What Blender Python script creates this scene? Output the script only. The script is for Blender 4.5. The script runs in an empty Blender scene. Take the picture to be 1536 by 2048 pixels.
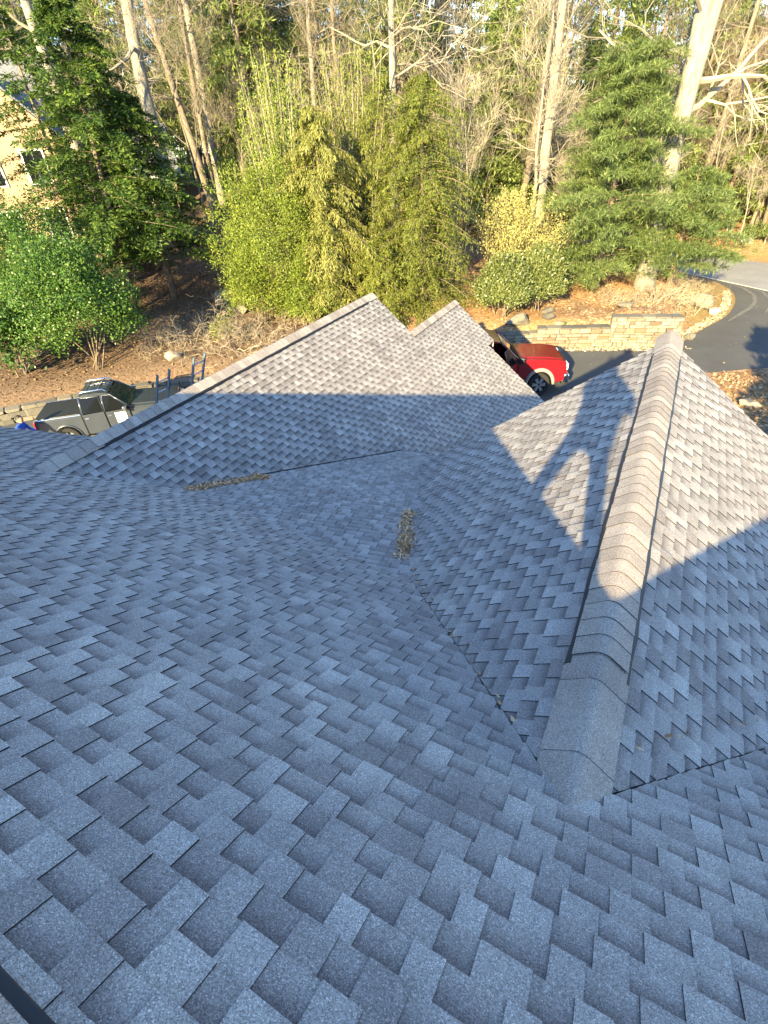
import bpy, bmesh, math, random
import numpy as np
from mathutils import Vector, Matrix
R = math.radians
random.seed(7)
rng = np.random.default_rng(7)
scene = bpy.context.scene
col = scene.collection

# ------------------------------------------------------------------ camera
CAM = Vector((0, 0, 8.6))
PITCH, ROLL, YAW, FPX = R(37.2), R(3.6), R(30.0), 997.0
fh = Vector((-math.sin(YAW), math.cos(YAW), 0))
r0 = Vector((math.cos(YAW), math.sin(YAW), 0))
u0 = fh * math.sin(PITCH) + Vector((0, 0, 1)) * math.cos(PITCH)
fw = fh * math.cos(PITCH) - Vector((0, 0, 1)) * math.sin(PITCH)
cr = r0 * math.cos(ROLL) - u0 * math.sin(ROLL)
cu = r0 * math.sin(ROLL) + u0 * math.cos(ROLL)
cd = bpy.data.cameras.new('camera')
cam = bpy.data.objects.new('camera', cd)
col.objects.link(cam)
cam.matrix_world = Matrix(((cr.x, cu.x, -fw.x, CAM.x), (cr.y, cu.y, -fw.y, CAM.y), (cr.z, cu.z, -fw.z, CAM.z), (0, 0, 0, 1)))
cd.sensor_fit = 'HORIZONTAL'
cd.sensor_width = 36.0
cd.lens = FPX / 1536 * 36.0
cd.clip_start = 0.03
cd.clip_end = 2000
scene.camera = cam

# ------------------------------------------------------------------ light
SUN_EL, SUN_AZ = R(19.3), R(-3.9)          # azimuth of travel, from +Y
sd = Vector((math.sin(SUN_AZ) * math.cos(SUN_EL), math.cos(SUN_AZ) * math.cos(SUN_EL), -math.sin(SUN_EL)))
w = bpy.data.worlds.new('World')
scene.world = w
w.use_nodes = True
nt = w.node_tree
bg = nt.nodes['Background']
sky = nt.nodes.new('ShaderNodeTexSky')
sky.sky_type = 'NISHITA'
sky.sun_disc = False
sky.sun_elevation = SUN_EL
sky.sun_rotation = R(180) - SUN_AZ
sky.altitude = 1500
sky.air_density = 1.0
sky.dust_density = 0.0
sky.ozone_density = 2.6
nt.links.new(sky.outputs[0], bg.inputs[0])
bg.inputs[1].default_value = 0.108
ld = bpy.data.lights.new('sun', 'SUN')
ld.energy = 4.5
ld.angle = R(0.53)
ld.color = (1.0, 0.80, 0.42)
sun = bpy.data.objects.new('sun', ld)
col.objects.link(sun)
sun.rotation_euler = sd.to_track_quat('-Z', 'Y').to_euler()
sun.location = (0, -20, 30)
scene.view_settings.view_transform = 'Standard'
scene.view_settings.look = 'None'
scene.view_settings.gamma = 1
scene.view_settings.use_curve_mapping = False
scene.view_settings.exposure = 2.75
scene.render.engine = 'CYCLES'
scene.cycles.max_bounces = 6
scene.cycles.transparent_max_bounces = 8

# ------------------------------------------------------------------ helpers
def project(p):
    d = Vector(p) - CAM
    z = d.dot(fw)
    if z <= 0.05:
        return None
    return (768 + FPX * d.dot(cr) / z, 1024 - FPX * d.dot(cu) / z, z)

def tag(o, label=None, cat=None, group=None, kind=None):
    if label: o['label'] = label
    if cat: o['category'] = cat
    if group: o['group'] = group
    if kind: o['kind'] = kind
    return o

def empty(name, loc=(0, 0, 0), rz=0.0):
    o = bpy.data.objects.new(name, None)
    o.empty_display_size = 0.2
    o.location = loc
    o.rotation_euler = (0, 0, rz)
    col.objects.link(o)
    return o

def link(name, me, mats, parent=None, loc=None, smooth=False):
    o = bpy.data.objects.new(name, me)
    if not isinstance(mats, (list, tuple)): mats = [mats]
    if len(me.materials) == 0:
        for m in mats: me.materials.append(m)
    if smooth:
        me.polygons.foreach_set('use_smooth', [True] * len(me.polygons))
    col.objects.link(o)
    if parent: o.parent = parent
    if loc is not None: o.location = loc
    return o

def copy_obj(o, parent=None):
    c = o.copy()
    col.objects.link(c)
    c.parent = parent
    return c

def copy_tree(root):
    r = copy_obj(root)
    for ch in list(root.children):
        c = copy_obj(ch, r)
        for g in list(ch.children):
            copy_obj(g, c)
    return r

class MB:
    """plain mesh collector with optional point colour attribute and material index"""
    def __init__(s):
        s.v = []; s.f = []; s.m = []; s.c = []
    def add(s, vs, fs, mi=0, c=(0.5, 0, 0, 1)):
        b = len(s.v)
        s.v.extend(vs)
        s.c.extend([c] * len(vs) if not isinstance(c, list) else c)
        for k, f in enumerate(fs):
            s.f.append([i + b for i in f])
            s.m.append(mi[k] if isinstance(mi, list) else mi)
    def box(s, c, d, rz=0, mi=0, col_=(0.5, 0, 0, 1), jit=0.0, M=None):
        vs = []
        cs, sn = math.cos(rz), math.sin(rz)
        for sx in (-.5, .5):
            for sy in (-.5, .5):
                for sz in (-.5, .5):
                    x, y, z = sx * d[0], sy * d[1], sz * d[2]
                    if jit:
                        x += random.uniform(-jit, jit) * d[0]; y += random.uniform(-jit, jit) * d[1]; z += random.uniform(-jit, jit) * d[2]
                    p = Vector((c[0] + x * cs - y * sn, c[1] + x * sn + y * cs, c[2] + z))
                    if M is not None: p = M @ p
                    vs.append(tuple(p))
        s.add(vs, [[0, 1, 3, 2], [4, 6, 7, 5], [0, 4, 5, 1], [2, 3, 7, 6], [0, 2, 6, 4], [1, 5, 7, 3]], mi, col_)
    def tube(s, pts, rad, n=6, mi=0, cap=True):
        pts = [Vector(p) for p in pts]
        b = len(s.v)
        k = len(pts)
        ref = Vector((0.13, 0.92, 0.31))
        for i, p in enumerate(pts):
            d = (pts[min(i + 1, k - 1)] - pts[max(i - 1, 0)])
            if d.length < 1e-6: d = Vector((0, 0, 1))
            d.normalize()
            a = d.cross(ref)
            if a.length < 0.05: a = d.cross(Vector((1, 0, 0)))
            a.normalize()
            e = d.cross(a)
            for j in range(n):
                t = 2 * math.pi * j / n
                q = p + (a * math.cos(t) + e * math.sin(t)) * rad[i]
                s.v.append((q.x, q.y, q.z)); s.c.append((0.5, 0, 0, 1))
        for i in range(k - 1):
            for j in range(n):
                j2 = (j + 1) % n
                s.f.append([b + i * n + j, b + i * n + j2, b + (i + 1) * n + j2, b + (i + 1) * n + j]); s.m.append(mi)
        if cap:
            s.f.append([b + j for j in range(n)][::-1]); s.m.append(mi)
            s.f.append([b + (k - 1) * n + j for j in range(n)]); s.m.append(mi)
    def mesh(s, name, mats=None, attr=False, smooth=False):
        me = bpy.data.meshes.new(name)
        me.from_pydata(s.v, [], s.f)
        for m in (mats or []): me.materials.append(m)
        if any(s.m): me.polygons.foreach_set('material_index', s.m)
        if attr:
            a = me.attributes.new('tab', 'FLOAT_COLOR', 'POINT')
            a.data.foreach_set('color', np.array(s.c, dtype=np.float32).ravel())
        if smooth: me.polygons.foreach_set('use_smooth', [True] * len(s.f))
        me.update()
        return me

def build(mb, name, mats, parent=None, attr=False, smooth=False, loc=None):
    if not isinstance(mats, (list, tuple)): mats = [mats]
    return link(name, mb.mesh(name, mats, attr, smooth), mats, parent, loc)

def bevelbox(name, size, mat, parent, loc, bev=0.02, seg=2, rot=(0, 0, 0)):
    bm = bmesh.new()
    bmesh.ops.create_cube(bm, size=1.0)
    bmesh.ops.scale(bm, vec=size, verts=bm.verts)
    if bev: bmesh.ops.bevel(bm, geom=bm.edges[:], offset=bev, segments=seg, profile=0.5, affect='EDGES')
    me = bpy.data.meshes.new(name)
    bm.to_mesh(me); bm.free()
    o = link(name, me, mat, parent, loc)
    o.rotation_euler = rot
    return o

def quads_mesh(name, V, n, mat, tone=None, smooth=False):
    """V: (n*4,3) array of quads"""
    me = bpy.data.meshes.new(name)
    me.vertices.add(n * 4); me.vertices.foreach_set('co', V.astype(np.float32).ravel())
    me.loops.add(n * 4); me.loops.foreach_set('vertex_index', np.arange(n * 4, dtype=np.int32))
    me.polygons.add(n); me.polygons.foreach_set('loop_start', np.arange(0, n * 4, 4, dtype=np.int32))
    me.polygons.foreach_set('loop_total', np.full(n, 4, dtype=np.int32))
    if tone is not None:
        a = me.attributes.new('tone', 'FLOAT', 'POINT')
        a.data.foreach_set('value', np.repeat(tone, 4).astype(np.float32))
    me.materials.append(mat)
    me.update(calc_edges=True)
    return me

def unit(a):
    return a / np.maximum(np.linalg.norm(a, axis=1, keepdims=True), 1e-9)

def leaves(name, C, D, N, L, W, tone, mat):
    D = unit(D)
    S = unit(np.cross(D, N))
    n = len(C)
    V = np.empty((n, 4, 3))
    L = L[:, None]; W = W[:, None]
    V[:, 0] = C
    V[:, 1] = C + D * L * 0.45 + S * W * 0.5
    V[:, 2] = C + D * L
    V[:, 3] = C + D * L * 0.45 - S * W * 0.5
    return quads_mesh(name, V.reshape(-1, 3), n, mat, tone)

# ------------------------------------------------------------------ materials
def newmat(name):
    m = bpy.data.materials.new(name)
    m.use_nodes = True
    return m, m.node_tree.nodes, m.node_tree.links, m.node_tree.nodes['Principled BSDF']

def ramp(nodes, links, fac, stops):
    r = nodes.new('ShaderNodeValToRGB')
    el = r.color_ramp.elements
    while len(el) < len(stops): el.new(0.5)
    for e, (p, c) in zip(el, stops):
        e.position = p
        e.color = (*c, 1)
    links.new(fac, r.inputs[0])
    return r.outputs[0]

def noise(nodes, links, vec, scale, detail=4, rough=0.6):
    n = nodes.new('ShaderNodeTexNoise')
    n.inputs['Scale'].default_value = scale
    n.inputs['Detail'].default_value = detail
    n.inputs['Roughness'].default_value = rough
    if vec is not None: links.new(vec, n.inputs['Vector'])
    return n

def mix(nodes, links, fac, a, b, mode='MIX'):
    m = nodes.new('ShaderNodeMix')
    m.data_type = 'RGBA'; m.blend_type = mode
    for sock, val in ((m.inputs[0], fac), (m.inputs[6], a), (m.inputs[7], b)):
        if hasattr(val, 'links'): links.new(val, sock)
        elif isinstance(val, (int, float)): sock.default_value = val
        else: sock.default_value = (*val, 1)
    return m.outputs[2]

def math_(nodes, links, op, a, b=None):
    m = nodes.new('ShaderNodeMath'); m.operation = op
    for i, v in enumerate((a, b)):
        if v is None: continue
        if hasattr(v, 'links'): links.new(v, m.inputs[i])
        else: m.inputs[i].default_value = v
    return m.outputs[0]

def simple(name, c, rough=0.6, metal=0.0, spec=0.4, var=0.0, vscale=6.0, bump=0.0, bscale=40.0, coat=0.0):
    m, n, l, b = newmat(name)
    b.inputs['Base Color'].default_value = (*c, 1)
    b.inputs['Roughness'].default_value = rough
    b.inputs['Metallic'].default_value = metal
    b.inputs['Specular IOR Level'].default_value = spec
    if coat:
        b.inputs['Coat Weight'].default_value = coat
        b.inputs['Coat Roughness'].default_value = 0.05
    if var or bump:
        g = n.new('ShaderNodeTexCoord')
        if var:
            ns = noise(n, l, g.outputs['Object'], vscale, 6, 0.65)
            cc = ramp(n, l, ns.outputs[0], [(0.25, tuple(x * (1 - var) for x in c)), (0.75, tuple(min(1, x * (1 + var)) for x in c))])
            l.new(cc, b.inputs['Base Color'])
        if bump:
            nb = noise(n, l, g.outputs['Object'], bscale, 5, 0.7)
            bp = n.new('ShaderNodeBump'); bp.inputs['Strength'].default_value = bump; bp.inputs['Distance'].default_value = 0.02
            l.new(nb.outputs[0], bp.inputs['Height']); l.new(bp.outputs[0], b.inputs['Normal'])
    return m

def shingle_mat(name, objtone=False):
    m, n, l, b = newmat(name)
    g = n.new('ShaderNodeNewGeometry')
    P = g.outputs['Position']
    if objtone:
        oi = n.new('ShaderNodeObjectInfo')
        tone = math_(n, l, 'ADD', math_(n, l, 'MULTIPLY', oi.outputs['Random'], 0.60), 0.38)
        band = None
    else:
        at = n.new('ShaderNodeAttribute'); at.attribute_name = 'tab'
        sp = n.new('ShaderNodeSeparateColor'); l.new(at.outputs['Color'], sp.inputs[0])
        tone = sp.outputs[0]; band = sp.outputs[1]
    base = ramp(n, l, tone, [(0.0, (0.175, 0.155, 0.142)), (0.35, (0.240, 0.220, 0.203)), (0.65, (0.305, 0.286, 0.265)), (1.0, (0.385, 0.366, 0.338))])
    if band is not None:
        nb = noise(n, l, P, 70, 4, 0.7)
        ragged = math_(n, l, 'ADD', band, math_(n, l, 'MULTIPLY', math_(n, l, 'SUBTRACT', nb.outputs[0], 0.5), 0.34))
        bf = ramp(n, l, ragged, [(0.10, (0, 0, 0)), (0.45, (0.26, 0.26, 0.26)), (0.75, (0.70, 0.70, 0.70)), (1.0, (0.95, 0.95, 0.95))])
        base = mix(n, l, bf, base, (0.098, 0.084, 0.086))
    if objtone:
        base = mix(n, l, 1.0, base, (1.06, 0.985, 0.90), 'MULTIPLY')
    # mineral granules
    v = n.new('ShaderNodeTexVoronoi'); v.inputs['Scale'].default_value = 330
    l.new(P, v.inputs['Vector'])
    sc = n.new('ShaderNodeSeparateColor'); l.new(v.outputs['Color'], sc.inputs[0])
    gr = ramp(n, l, sc.outputs[0], [(0.0, (0.52, 0.50, 0.50)), (0.35, (0.84, 0.83, 0.82)), (0.75, (1.12, 1.12, 1.12)), (0.93, (1.35, 1.35, 1.35)), (1.0, (2.0, 2.0, 2.0))])
    base = mix(n, l, 1.0, base, gr, 'MULTIPLY')
    big = noise(n, l, P, 1.3, 5, 0.6)
    wv = ramp(n, l, big.outputs[0], [(0.3, (0.86, 0.86, 0.87)), (0.7, (1.10, 1.09, 1.06))])
    base = mix(n, l, 1.0, base, wv, 'MULTIPLY')
    mp = n.new('ShaderNodeMapping'); mp.inputs['Scale'].default_value = (2.6, 0.5, 0.5) if not objtone else (1.5, 1.5, 1.5)
    l.new(P, mp.inputs[0])
    st = noise(n, l, mp.outputs[0], 2.4, 5, 0.65)
    base = mix(n, l, 1.0, base, ramp(n, l, st.outputs[0], [(0.30, (0.84, 0.83, 0.83)), (0.52, (1.0, 1.0, 1.0)), (0.78, (1.10, 1.09, 1.08))]), 'MULTIPLY')
    l.new(base, b.inputs['Base Color'])
    b.inputs['Roughness'].default_value = 0.82
    b.inputs['Specular IOR Level'].default_value = 0.35
    n2 = noise(n, l, P, 260, 2, 0.7)
    bp = n.new('ShaderNodeBump'); bp.inputs['Strength'].default_value = 0.8; bp.inputs['Distance'].default_value = 0.003
    l.new(n2.outputs[0], bp.inputs['Height'])
    l.new(bp.outputs[0], b.inputs['Normal'])
    return m

def leafmat(name, c0, c1, c2, trans=0.35, rough=0.5, spec=0.3):
    m, n, l, b = newmat(name)
    at = n.new('ShaderNodeAttribute'); at.attribute_name = 'tone'
    cc = ramp(n, l, at.outputs['Fac'], [(0.0, c0), (0.5, c1), (1.0, c2)])
    l.new(cc, b.inputs['Base Color'])
    b.inputs['Roughness'].default_value = rough
    b.inputs['Specular IOR Level'].default_value = spec
    tr = n.new('ShaderNodeBsdfTranslucent')
    l.new(cc, tr.inputs[0])
    mx = n.new('ShaderNodeMixShader'); mx.inputs[0].default_value = trans
    l.new(b.outputs[0], mx.inputs[1]); l.new(tr.outputs[0], mx.inputs[2])
    out = n['Material Output'] if 'Material Output' in n else None
    l.new(mx.outputs[0], out.inputs[0])
    return m

def barkmat(name, c0, c1, c2, sx=6.0, sz=1.2):
    m, n, l, b = newmat(name)
    g = n.new('ShaderNodeTexCoord')
    mp = n.new('ShaderNodeMapping'); mp.inputs['Scale'].default_value = (sx, sx, sz)
    l.new(g.outputs['Object'], mp.inputs[0])
    ns = noise(n, l, mp.outputs[0], 2.0, 8, 0.72)
    cc = ramp(n, l, ns.outputs[0], [(0.28, c0), (0.5, c1), (0.72, c2)])
    l.new(cc, b.inputs['Base Color'])
    b.inputs['Roughness'].default_value = 0.9
    bp = n.new('ShaderNodeBump'); bp.inputs['Strength'].default_value = 0.8; bp.inputs['Distance'].default_value = 0.04
    l.new(ns.outputs[0], bp.inputs['Height']); l.new(bp.outputs[0], b.inputs['Normal'])
    return m

M = {}
M['shingle'] = shingle_mat('shingle')
M['cap'] = shingle_mat('ridge_cap', True)
M['edge'] = simple('asphalt_edge', (0.018, 0.017, 0.019), 0.9, spec=0.1)
M['deck'] = simple('underlay', (0.05, 0.047, 0.05), 0.9)
M['black_plastic'] = simple('black_plastic', (0.012, 0.012, 0.014), 0.55, var=0.3, vscale=30)
M['trim'] = simple('trim_paint', (0.42, 0.38, 0.31), 0.6, var=0.1)
M['stucco'] = simple('stucco', (0.40, 0.33, 0.24), 0.9, var=0.12, bump=0.3)

def ground_mat():
    m, n, l, b = newmat('leaf_litter_soil')
    g = n.new('ShaderNodeNewGeometry'); P = g.outputs['Position']
    n1 = noise(n, l, P, 0.35, 6, 0.6)
    n2 = noise(n, l, P, 9.0, 6, 0.75)
    v = n.new('ShaderNodeTexVoronoi'); v.inputs['Scale'].default_value = 9; l.new(P, v.inputs['Vector'])
    sc = n.new('ShaderNodeSeparateColor'); l.new(v.outputs['Color'], sc.inputs[0])
    leafc = ramp(n, l, sc.outputs[0], [(0.0, (0.13, 0.078, 0.045)), (0.4, (0.25, 0.152, 0.082)), (0.75, (0.35, 0.225, 0.125)), (1.0, (0.50, 0.37, 0.24))])
    straw = ramp(n, l, n2.outputs[0], [(0.25, (0.14, 0.078, 0.038)), (0.5, (0.32, 0.178, 0.078)), (0.75, (0.45, 0.275, 0.135))])
    c = mix(n, l, ramp(n, l, n1.outputs[0], [(0.35, (0, 0, 0)), (0.62, (1, 1, 1))]), straw, leafc)
    sx = n.new('ShaderNodeSeparateXYZ'); l.new(P, sx.inputs[0])
    mr = n.new('ShaderNodeMapRange'); mr.inputs[1].default_value = -15; mr.inputs[2].default_value = -8; l.new(sx.outputs[0], mr.inputs[0])
    soil = ramp(n, l, n2.outputs[0], [(0.25, (0.055, 0.038, 0.026)), (0.5, (0.135, 0.092, 0.062)), (0.75, (0.235, 0.165, 0.115))])
    c = mix(n, l, mr.outputs[0], soil, c)
    at = n.new('ShaderNodeAttribute'); at.attribute_name = 'grass'
    n3 = noise(n, l, P, 2.2, 5, 0.7)
    gf = math_(n, l, 'MULTIPLY', at.outputs['Fac'], math_(n, l, 'ADD', math_(n, l, 'MULTIPLY', n3.outputs[0], 1.1), 0.1))
    gc = ramp(n, l, n2.outputs[0], [(0.3, (0.13, 0.105, 0.035)), (0.7, (0.30, 0.23, 0.085))])
    c = mix(n, l, gf, c, gc)
    l.new(c, b.inputs['Base Color'])
    b.inputs['Roughness'].default_value = 0.95
    b.inputs['Specular IOR Level'].default_value = 0.15
    bp = n.new('ShaderNodeBump'); bp.inputs['Strength'].default_value = 1.0; bp.inputs['Distance'].default_value = 0.08
    l.new(n2.outputs[0], bp.inputs['Height']); l.new(bp.outputs[0], b.inputs['Normal'])
    return m
M['ground'] = ground_mat()

def asphalt_mat(name, c, dark):
    m, n, l, b = newmat(name)
    g = n.new('ShaderNodeNewGeometry'); P = g.outputs['Position']
    n1 = noise(n, l, P, 0.5, 6, 0.65)
    n2 = noise(n, l, P, 60, 3, 0.7)
    c1 = ramp(n, l, n1.outputs[0], [(0.3, tuple(x * dark for x in c)), (0.7, c)])
    n3 = noise(n, l, P, 0.16, 8, 0.7)
    c1 = mix(n, l, 1.0, c1, ramp(n, l, n3.outputs[0], [(0.35, (0.78, 0.78, 0.79)), (0.5, (1.0, 1.0, 1.0)), (0.68, (1.22, 1.20, 1.16))]), 'MULTIPLY')
    c2 = ramp(n, l, n2.outputs[0], [(0.3, (0.75, 0.75, 0.75)), (0.75, (1.3, 1.3, 1.3))])
    l.new(mix(n, l, 1.0, c1, c2, 'MULTIPLY'), b.inputs['Base Color'])
    b.inputs['Roughness'].default_value = 0.85
    bp = n.new('ShaderNodeBump'); bp.inputs['Strength'].default_value = 0.4; bp.inputs['Distance'].default_value = 0.01
    l.new(n2.outputs[0], bp.inputs['Height']); l.new(bp.outputs[0], b.inputs['Normal'])
    return m
M['asphalt'] = asphalt_mat('driveway_asphalt', (0.062, 0.062, 0.060), 0.8)
M['road'] = asphalt_mat('road_asphalt', (0.20, 0.20, 0.20), 0.85)
M['concrete'] = simple('pale_concrete', (0.50, 0.46, 0.38), 0.9, var=0.2)
M['dust'] = simple('tyre_dust', (0.105, 0.102, 0.094), 0.95, var=0.4, vscale=3)

def stone_mat(name, cols):
    m, n, l, b = newmat(name)
    oi = n.new('ShaderNodeObjectInfo')
    g = n.new('ShaderNodeTexCoord')
    k = len(cols) - 1
    c = ramp(n, l, oi.outputs['Random'], [(i / k, cc) for i, cc in enumerate(cols)])
    ns = noise(n, l, g.outputs['Object'], 7, 6, 0.7)
    wv = ramp(n, l, ns.outputs[0], [(0.3, (0.6, 0.6, 0.6)), (0.7, (1.25, 1.22, 1.15))])
    l.new(mix(n, l, 1.0, c, wv, 'MULTIPLY'), b.inputs['Base Color'])
    b.inputs['Roughness'].default_value = 0.9
    bp = n.new('ShaderNodeBump'); bp.inputs['Strength'].default_value = 0.6; bp.inputs['Distance'].default_value = 0.03
    l.new(ns.outputs[0], bp.inputs['Height']); l.new(bp.outputs[0], b.inputs['Normal'])
    return m
M['stone'] = stone_mat('wall_stone', [(0.165, 0.130, 0.094), (0.215, 0.180, 0.138), (0.085, 0.062, 0.045), (0.27, 0.240, 0.190), (0.150, 0.092, 0.056), (0.20, 0.178, 0.146), (0.12, 0.108, 0.094)])
M['greystone'] = stone_mat('field_stone', [(0.06, 0.057, 0.05), (0.12, 0.11, 0.09), (0.085, 0.082, 0.073), (0.17, 0.152, 0.12)])
M['mortar'] = simple('mortar', (0.16, 0.13, 0.095), 0.95, var=0.2)

def moss_mat():
    m, n, l, b = newmat('mossy_stone')
    g = n.new('ShaderNodeTexCoord'); ge = n.new('ShaderNodeNewGeometry')
    ns = noise(n, l, g.outputs['Object'], 3.5, 6, 0.7)
    c = ramp(n, l, ns.outputs[0], [(0.3, (0.10, 0.09, 0.075)), (0.55, (0.24, 0.21, 0.17)), (0.8, (0.36, 0.33, 0.28))])
    n2 = noise(n, l, g.outputs['Object'], 2.0, 4)
    f = ramp(n, l, n2.outputs[0], [(0.42, (0, 0, 0)), (0.58, (1, 1, 1))])
    l.new(mix(n, l, f, c, (0.10, 0.105, 0.025)), b.inputs['Base Color'])
    b.inputs['Roughness'].default_value = 0.95
    bp = n.new('ShaderNodeBump'); bp.inputs['Strength'].default_value = 0.8; bp.inputs['Distance'].default_value = 0.05
    l.new(ns.outputs[0], bp.inputs['Height']); l.new(bp.outputs[0], b.inputs['Normal'])
    return m
M['moss'] = moss_mat()

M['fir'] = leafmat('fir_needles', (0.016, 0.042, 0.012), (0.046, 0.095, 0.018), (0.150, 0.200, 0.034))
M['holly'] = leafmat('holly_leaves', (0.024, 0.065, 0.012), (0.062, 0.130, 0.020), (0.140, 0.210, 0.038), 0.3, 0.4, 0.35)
M['lime'] = leafmat('lime_leaves', (0.075, 0.115, 0.014), (0.165, 0.215, 0.030), (0.270, 0.300, 0.050), 0.4)
M['gold'] = leafmat('golden_sprays', (0.085, 0.105, 0.018), (0.200, 0.210, 0.050), (0.340, 0.320, 0.105), 0.4)
M['hemlock'] = leafmat('hemlock_needles', (0.055, 0.072, 0.014), (0.120, 0.145, 0.024), (0.210, 0.220, 0.042), 0.35)
M['pine'] = leafmat('pine_needles', (0.050, 0.082, 0.026), (0.110, 0.158, 0.048), (0.195, 0.235, 0.075), 0.35)
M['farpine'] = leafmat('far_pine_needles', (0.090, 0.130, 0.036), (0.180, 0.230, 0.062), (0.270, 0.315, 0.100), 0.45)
M['yellow'] = leafmat('yellow_blossom', (0.17, 0.165, 0.045), (0.29, 0.275, 0.085), (0.40, 0.375, 0.15), 0.35)
M['rhodo'] = leafmat('rhododendron_leaves', (0.055, 0.075, 0.022), (0.120, 0.150, 0.042), (0.215, 0.225, 0.085), 0.25, 0.4, 0.5)
M['drygrass'] = leafmat('dry_stems', (0.12, 0.075, 0.04), (0.22, 0.15, 0.08), (0.36, 0.27, 0.16), 0.2)
M['litter'] = leafmat('dead_leaves', (0.075, 0.050, 0.034), (0.25, 0.155, 0.085), (0.52, 0.36, 0.21), 0.15, 0.8)
M['pile'] = leafmat('leaf_pile', (0.16, 0.080, 0.034), (0.56, 0.32, 0.145), (0.95, 0.68, 0.39), 0.1, 0.8)
M['barkpale'] = barkmat('pale_bark', (0.050, 0.044, 0.036), (0.195, 0.176, 0.142), (0.30, 0.276, 0.232))
M['barktan'] = barkmat('tan_bark', (0.060, 0.047, 0.034), (0.150, 0.120, 0.088), (0.25, 0.205, 0.155))
M['barkdark'] = barkmat('brown_bark', (0.045, 0.034, 0.025), (0.13, 0.095, 0.065), (0.24, 0.185, 0.13))
M['twig'] = simple('twig', (0.145, 0.122, 0.090), 0.9, var=0.45, vscale=1.2)
M['twigpale'] = simple('pale_twig', (0.24, 0.212, 0.165), 0.9, var=0.35, vscale=1.5)

# ------------------------------------------------------------------ terrain
EDGE = [(-40, -6), (-30, 2), (-25, 6.2), (-22.5, 8.8), (-20.5, 11.3), (-18.9, 13.2), (-16.5, 15.2), (-12.5, 19.6), (-8, 23.0), (-5.1, 24.6), (-2.0, 25.85), (0.9, 26.75),
        (1.8, 29.5), (2.9, 32.0), (3.4, 34.7), (3.4, 37.4), (2.6, 39.6), (1.3, 41.3), (-3, 44.8), (-12, 51.5), (-40, 72), (-150, 150)]
ROADFAR = [(-150, 157), (-40, 79), (-11, 57.5), (-2, 50.8), (1.8, 48.2), (5.53, 46.2), (14, 42.6), (32, 37), (150, 20)]
EA = np.array(EDGE, float)
RF = np.array(ROADFAR, float)

def polydist(X, Y, P):
    d = np.full(X.shape, 1e9)
    for a, b in zip(P[:-1], P[1:]):
        ab = b - a
        t = np.clip(((X - a[0]) * ab[0] + (Y - a[1]) * ab[1]) / (ab @ ab), 0, 1)
        d = np.minimum(d, np.hypot(X - a[0] - t * ab[0], Y - a[1] - t * ab[1]))
    return d

def inside(X, Y, P):
    r = np.zeros(X.shape, bool)
    n = len(P)
    for i in range(n):
        x1, y1 = P[i]; x2, y2 = P[(i + 1) % n]
        c = ((y1 > Y) != (y2 > Y)) & (X < (x2 - x1) * (Y - y1) / (y2 - y1 + 1e-12) + x1)
        r ^= c
    return r

HILL = np.vstack([EA, [(-300, 150), (-300, -6)]])
BEYOND = np.vstack([RF, [(150, 400), (-300, 400), (-300, 157)]])

def sstep(a, b, x):
    t = np.clip((x - a) / (b - a), 0, 1)
    return t * t * (3 - 2 * t)

def lump(X, Y):
    return 0.10 * np.sin(X * 0.9 + 1.3 * np.sin(Y * 0.5)) * np.cos(Y * 0.8 + 0.7) + 0.05 * np.sin(X * 2.3 + Y * 1.7) + 0.25 * np.sin(X * 0.21 + 2) * np.sin(Y * 0.17)

def height(X, Y):
    X = np.asarray(X, float); Y = np.asarray(Y, float)
    d = polydist(X, Y, EA)
    hin = inside(X, Y, HILL)
    left = sstep(-3, -14, X)
    isl = sstep(-0.5, 1.2, X) * sstep(26.8, 28.5, Y)
    amp = 0.95 * (1 - 0.72 * isl)
    sharp = 0.45 + 2.2 * isl
    dd = np.minimum(d, 26)
    slope = 0.02 * d * (1 - left) + left * (0.06 * dd + 0.005 * dd * dd + 0.10 * np.maximum(d - 26, 0))
    wallR = sstep(-2.6, -1.8, X) * sstep(1.2, 0.2, X) * sstep(30, 27.5, Y)
    h = amp * (1 - np.exp(-np.maximum(d - 0.12, 0) / sharp)) + slope + 0.33 * wallR * sstep(0.15, 0.5, d)
    h = h + lump(X, Y) * sstep(0.6, 4, d)
    h = np.where(hin, h, 0)
    d2 = polydist(X, Y, RF)
    b = inside(X, Y, BEYOND)
    h2 = 0.12 * d2 * sstep(0, 6, d2) * sstep(40, 10, d2) * 0.4 + 0.5 * sstep(0, 4, d2) + 0.015 * d2 + lump(X, Y) * sstep(1, 5, d2)
    return np.where(b, h2, h)

def hz(x, y):
    return float(height(np.array([x]), np.array([y]))[0])

def axis(lo, f0, f1, hi, step, g=1.22):
    a = list(np.arange(f0, f1, step))
    s = step; x = f0; pre = []
    while x > lo:
        s *= g; x -= s; pre.append(x)
    s = step; x = a[-1]; post = []
    while x < hi:
        s *= g; x += s; post.append(x)
    return np.array(pre[::-1] + a + post)
gx = axis(-420, -27, 6, 420, 0.28)
gy = axis(-300, 5, 50, 700, 0.30)
GX, GY = np.meshgrid(gx, gy)
GZ = height(GX, GY) - 0.004
nx, ny = len(gx), len(gy)
me = bpy.data.meshes.new('ground')
me.vertices.add(nx * ny)
me.vertices.foreach_set('co', np.stack([GX, GY, GZ], -1).astype(np.float32).ravel())
idx = np.arange(nx * ny).reshape(ny, nx)
Q = np.stack([idx[:-1, :-1], idx[:-1, 1:], idx[1:, 1:], idx[1:, :-1]], -1).reshape(-1, 4)
me.loops.add(Q.size); me.loops.foreach_set('vertex_index', Q.astype(np.int32).ravel())
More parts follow.
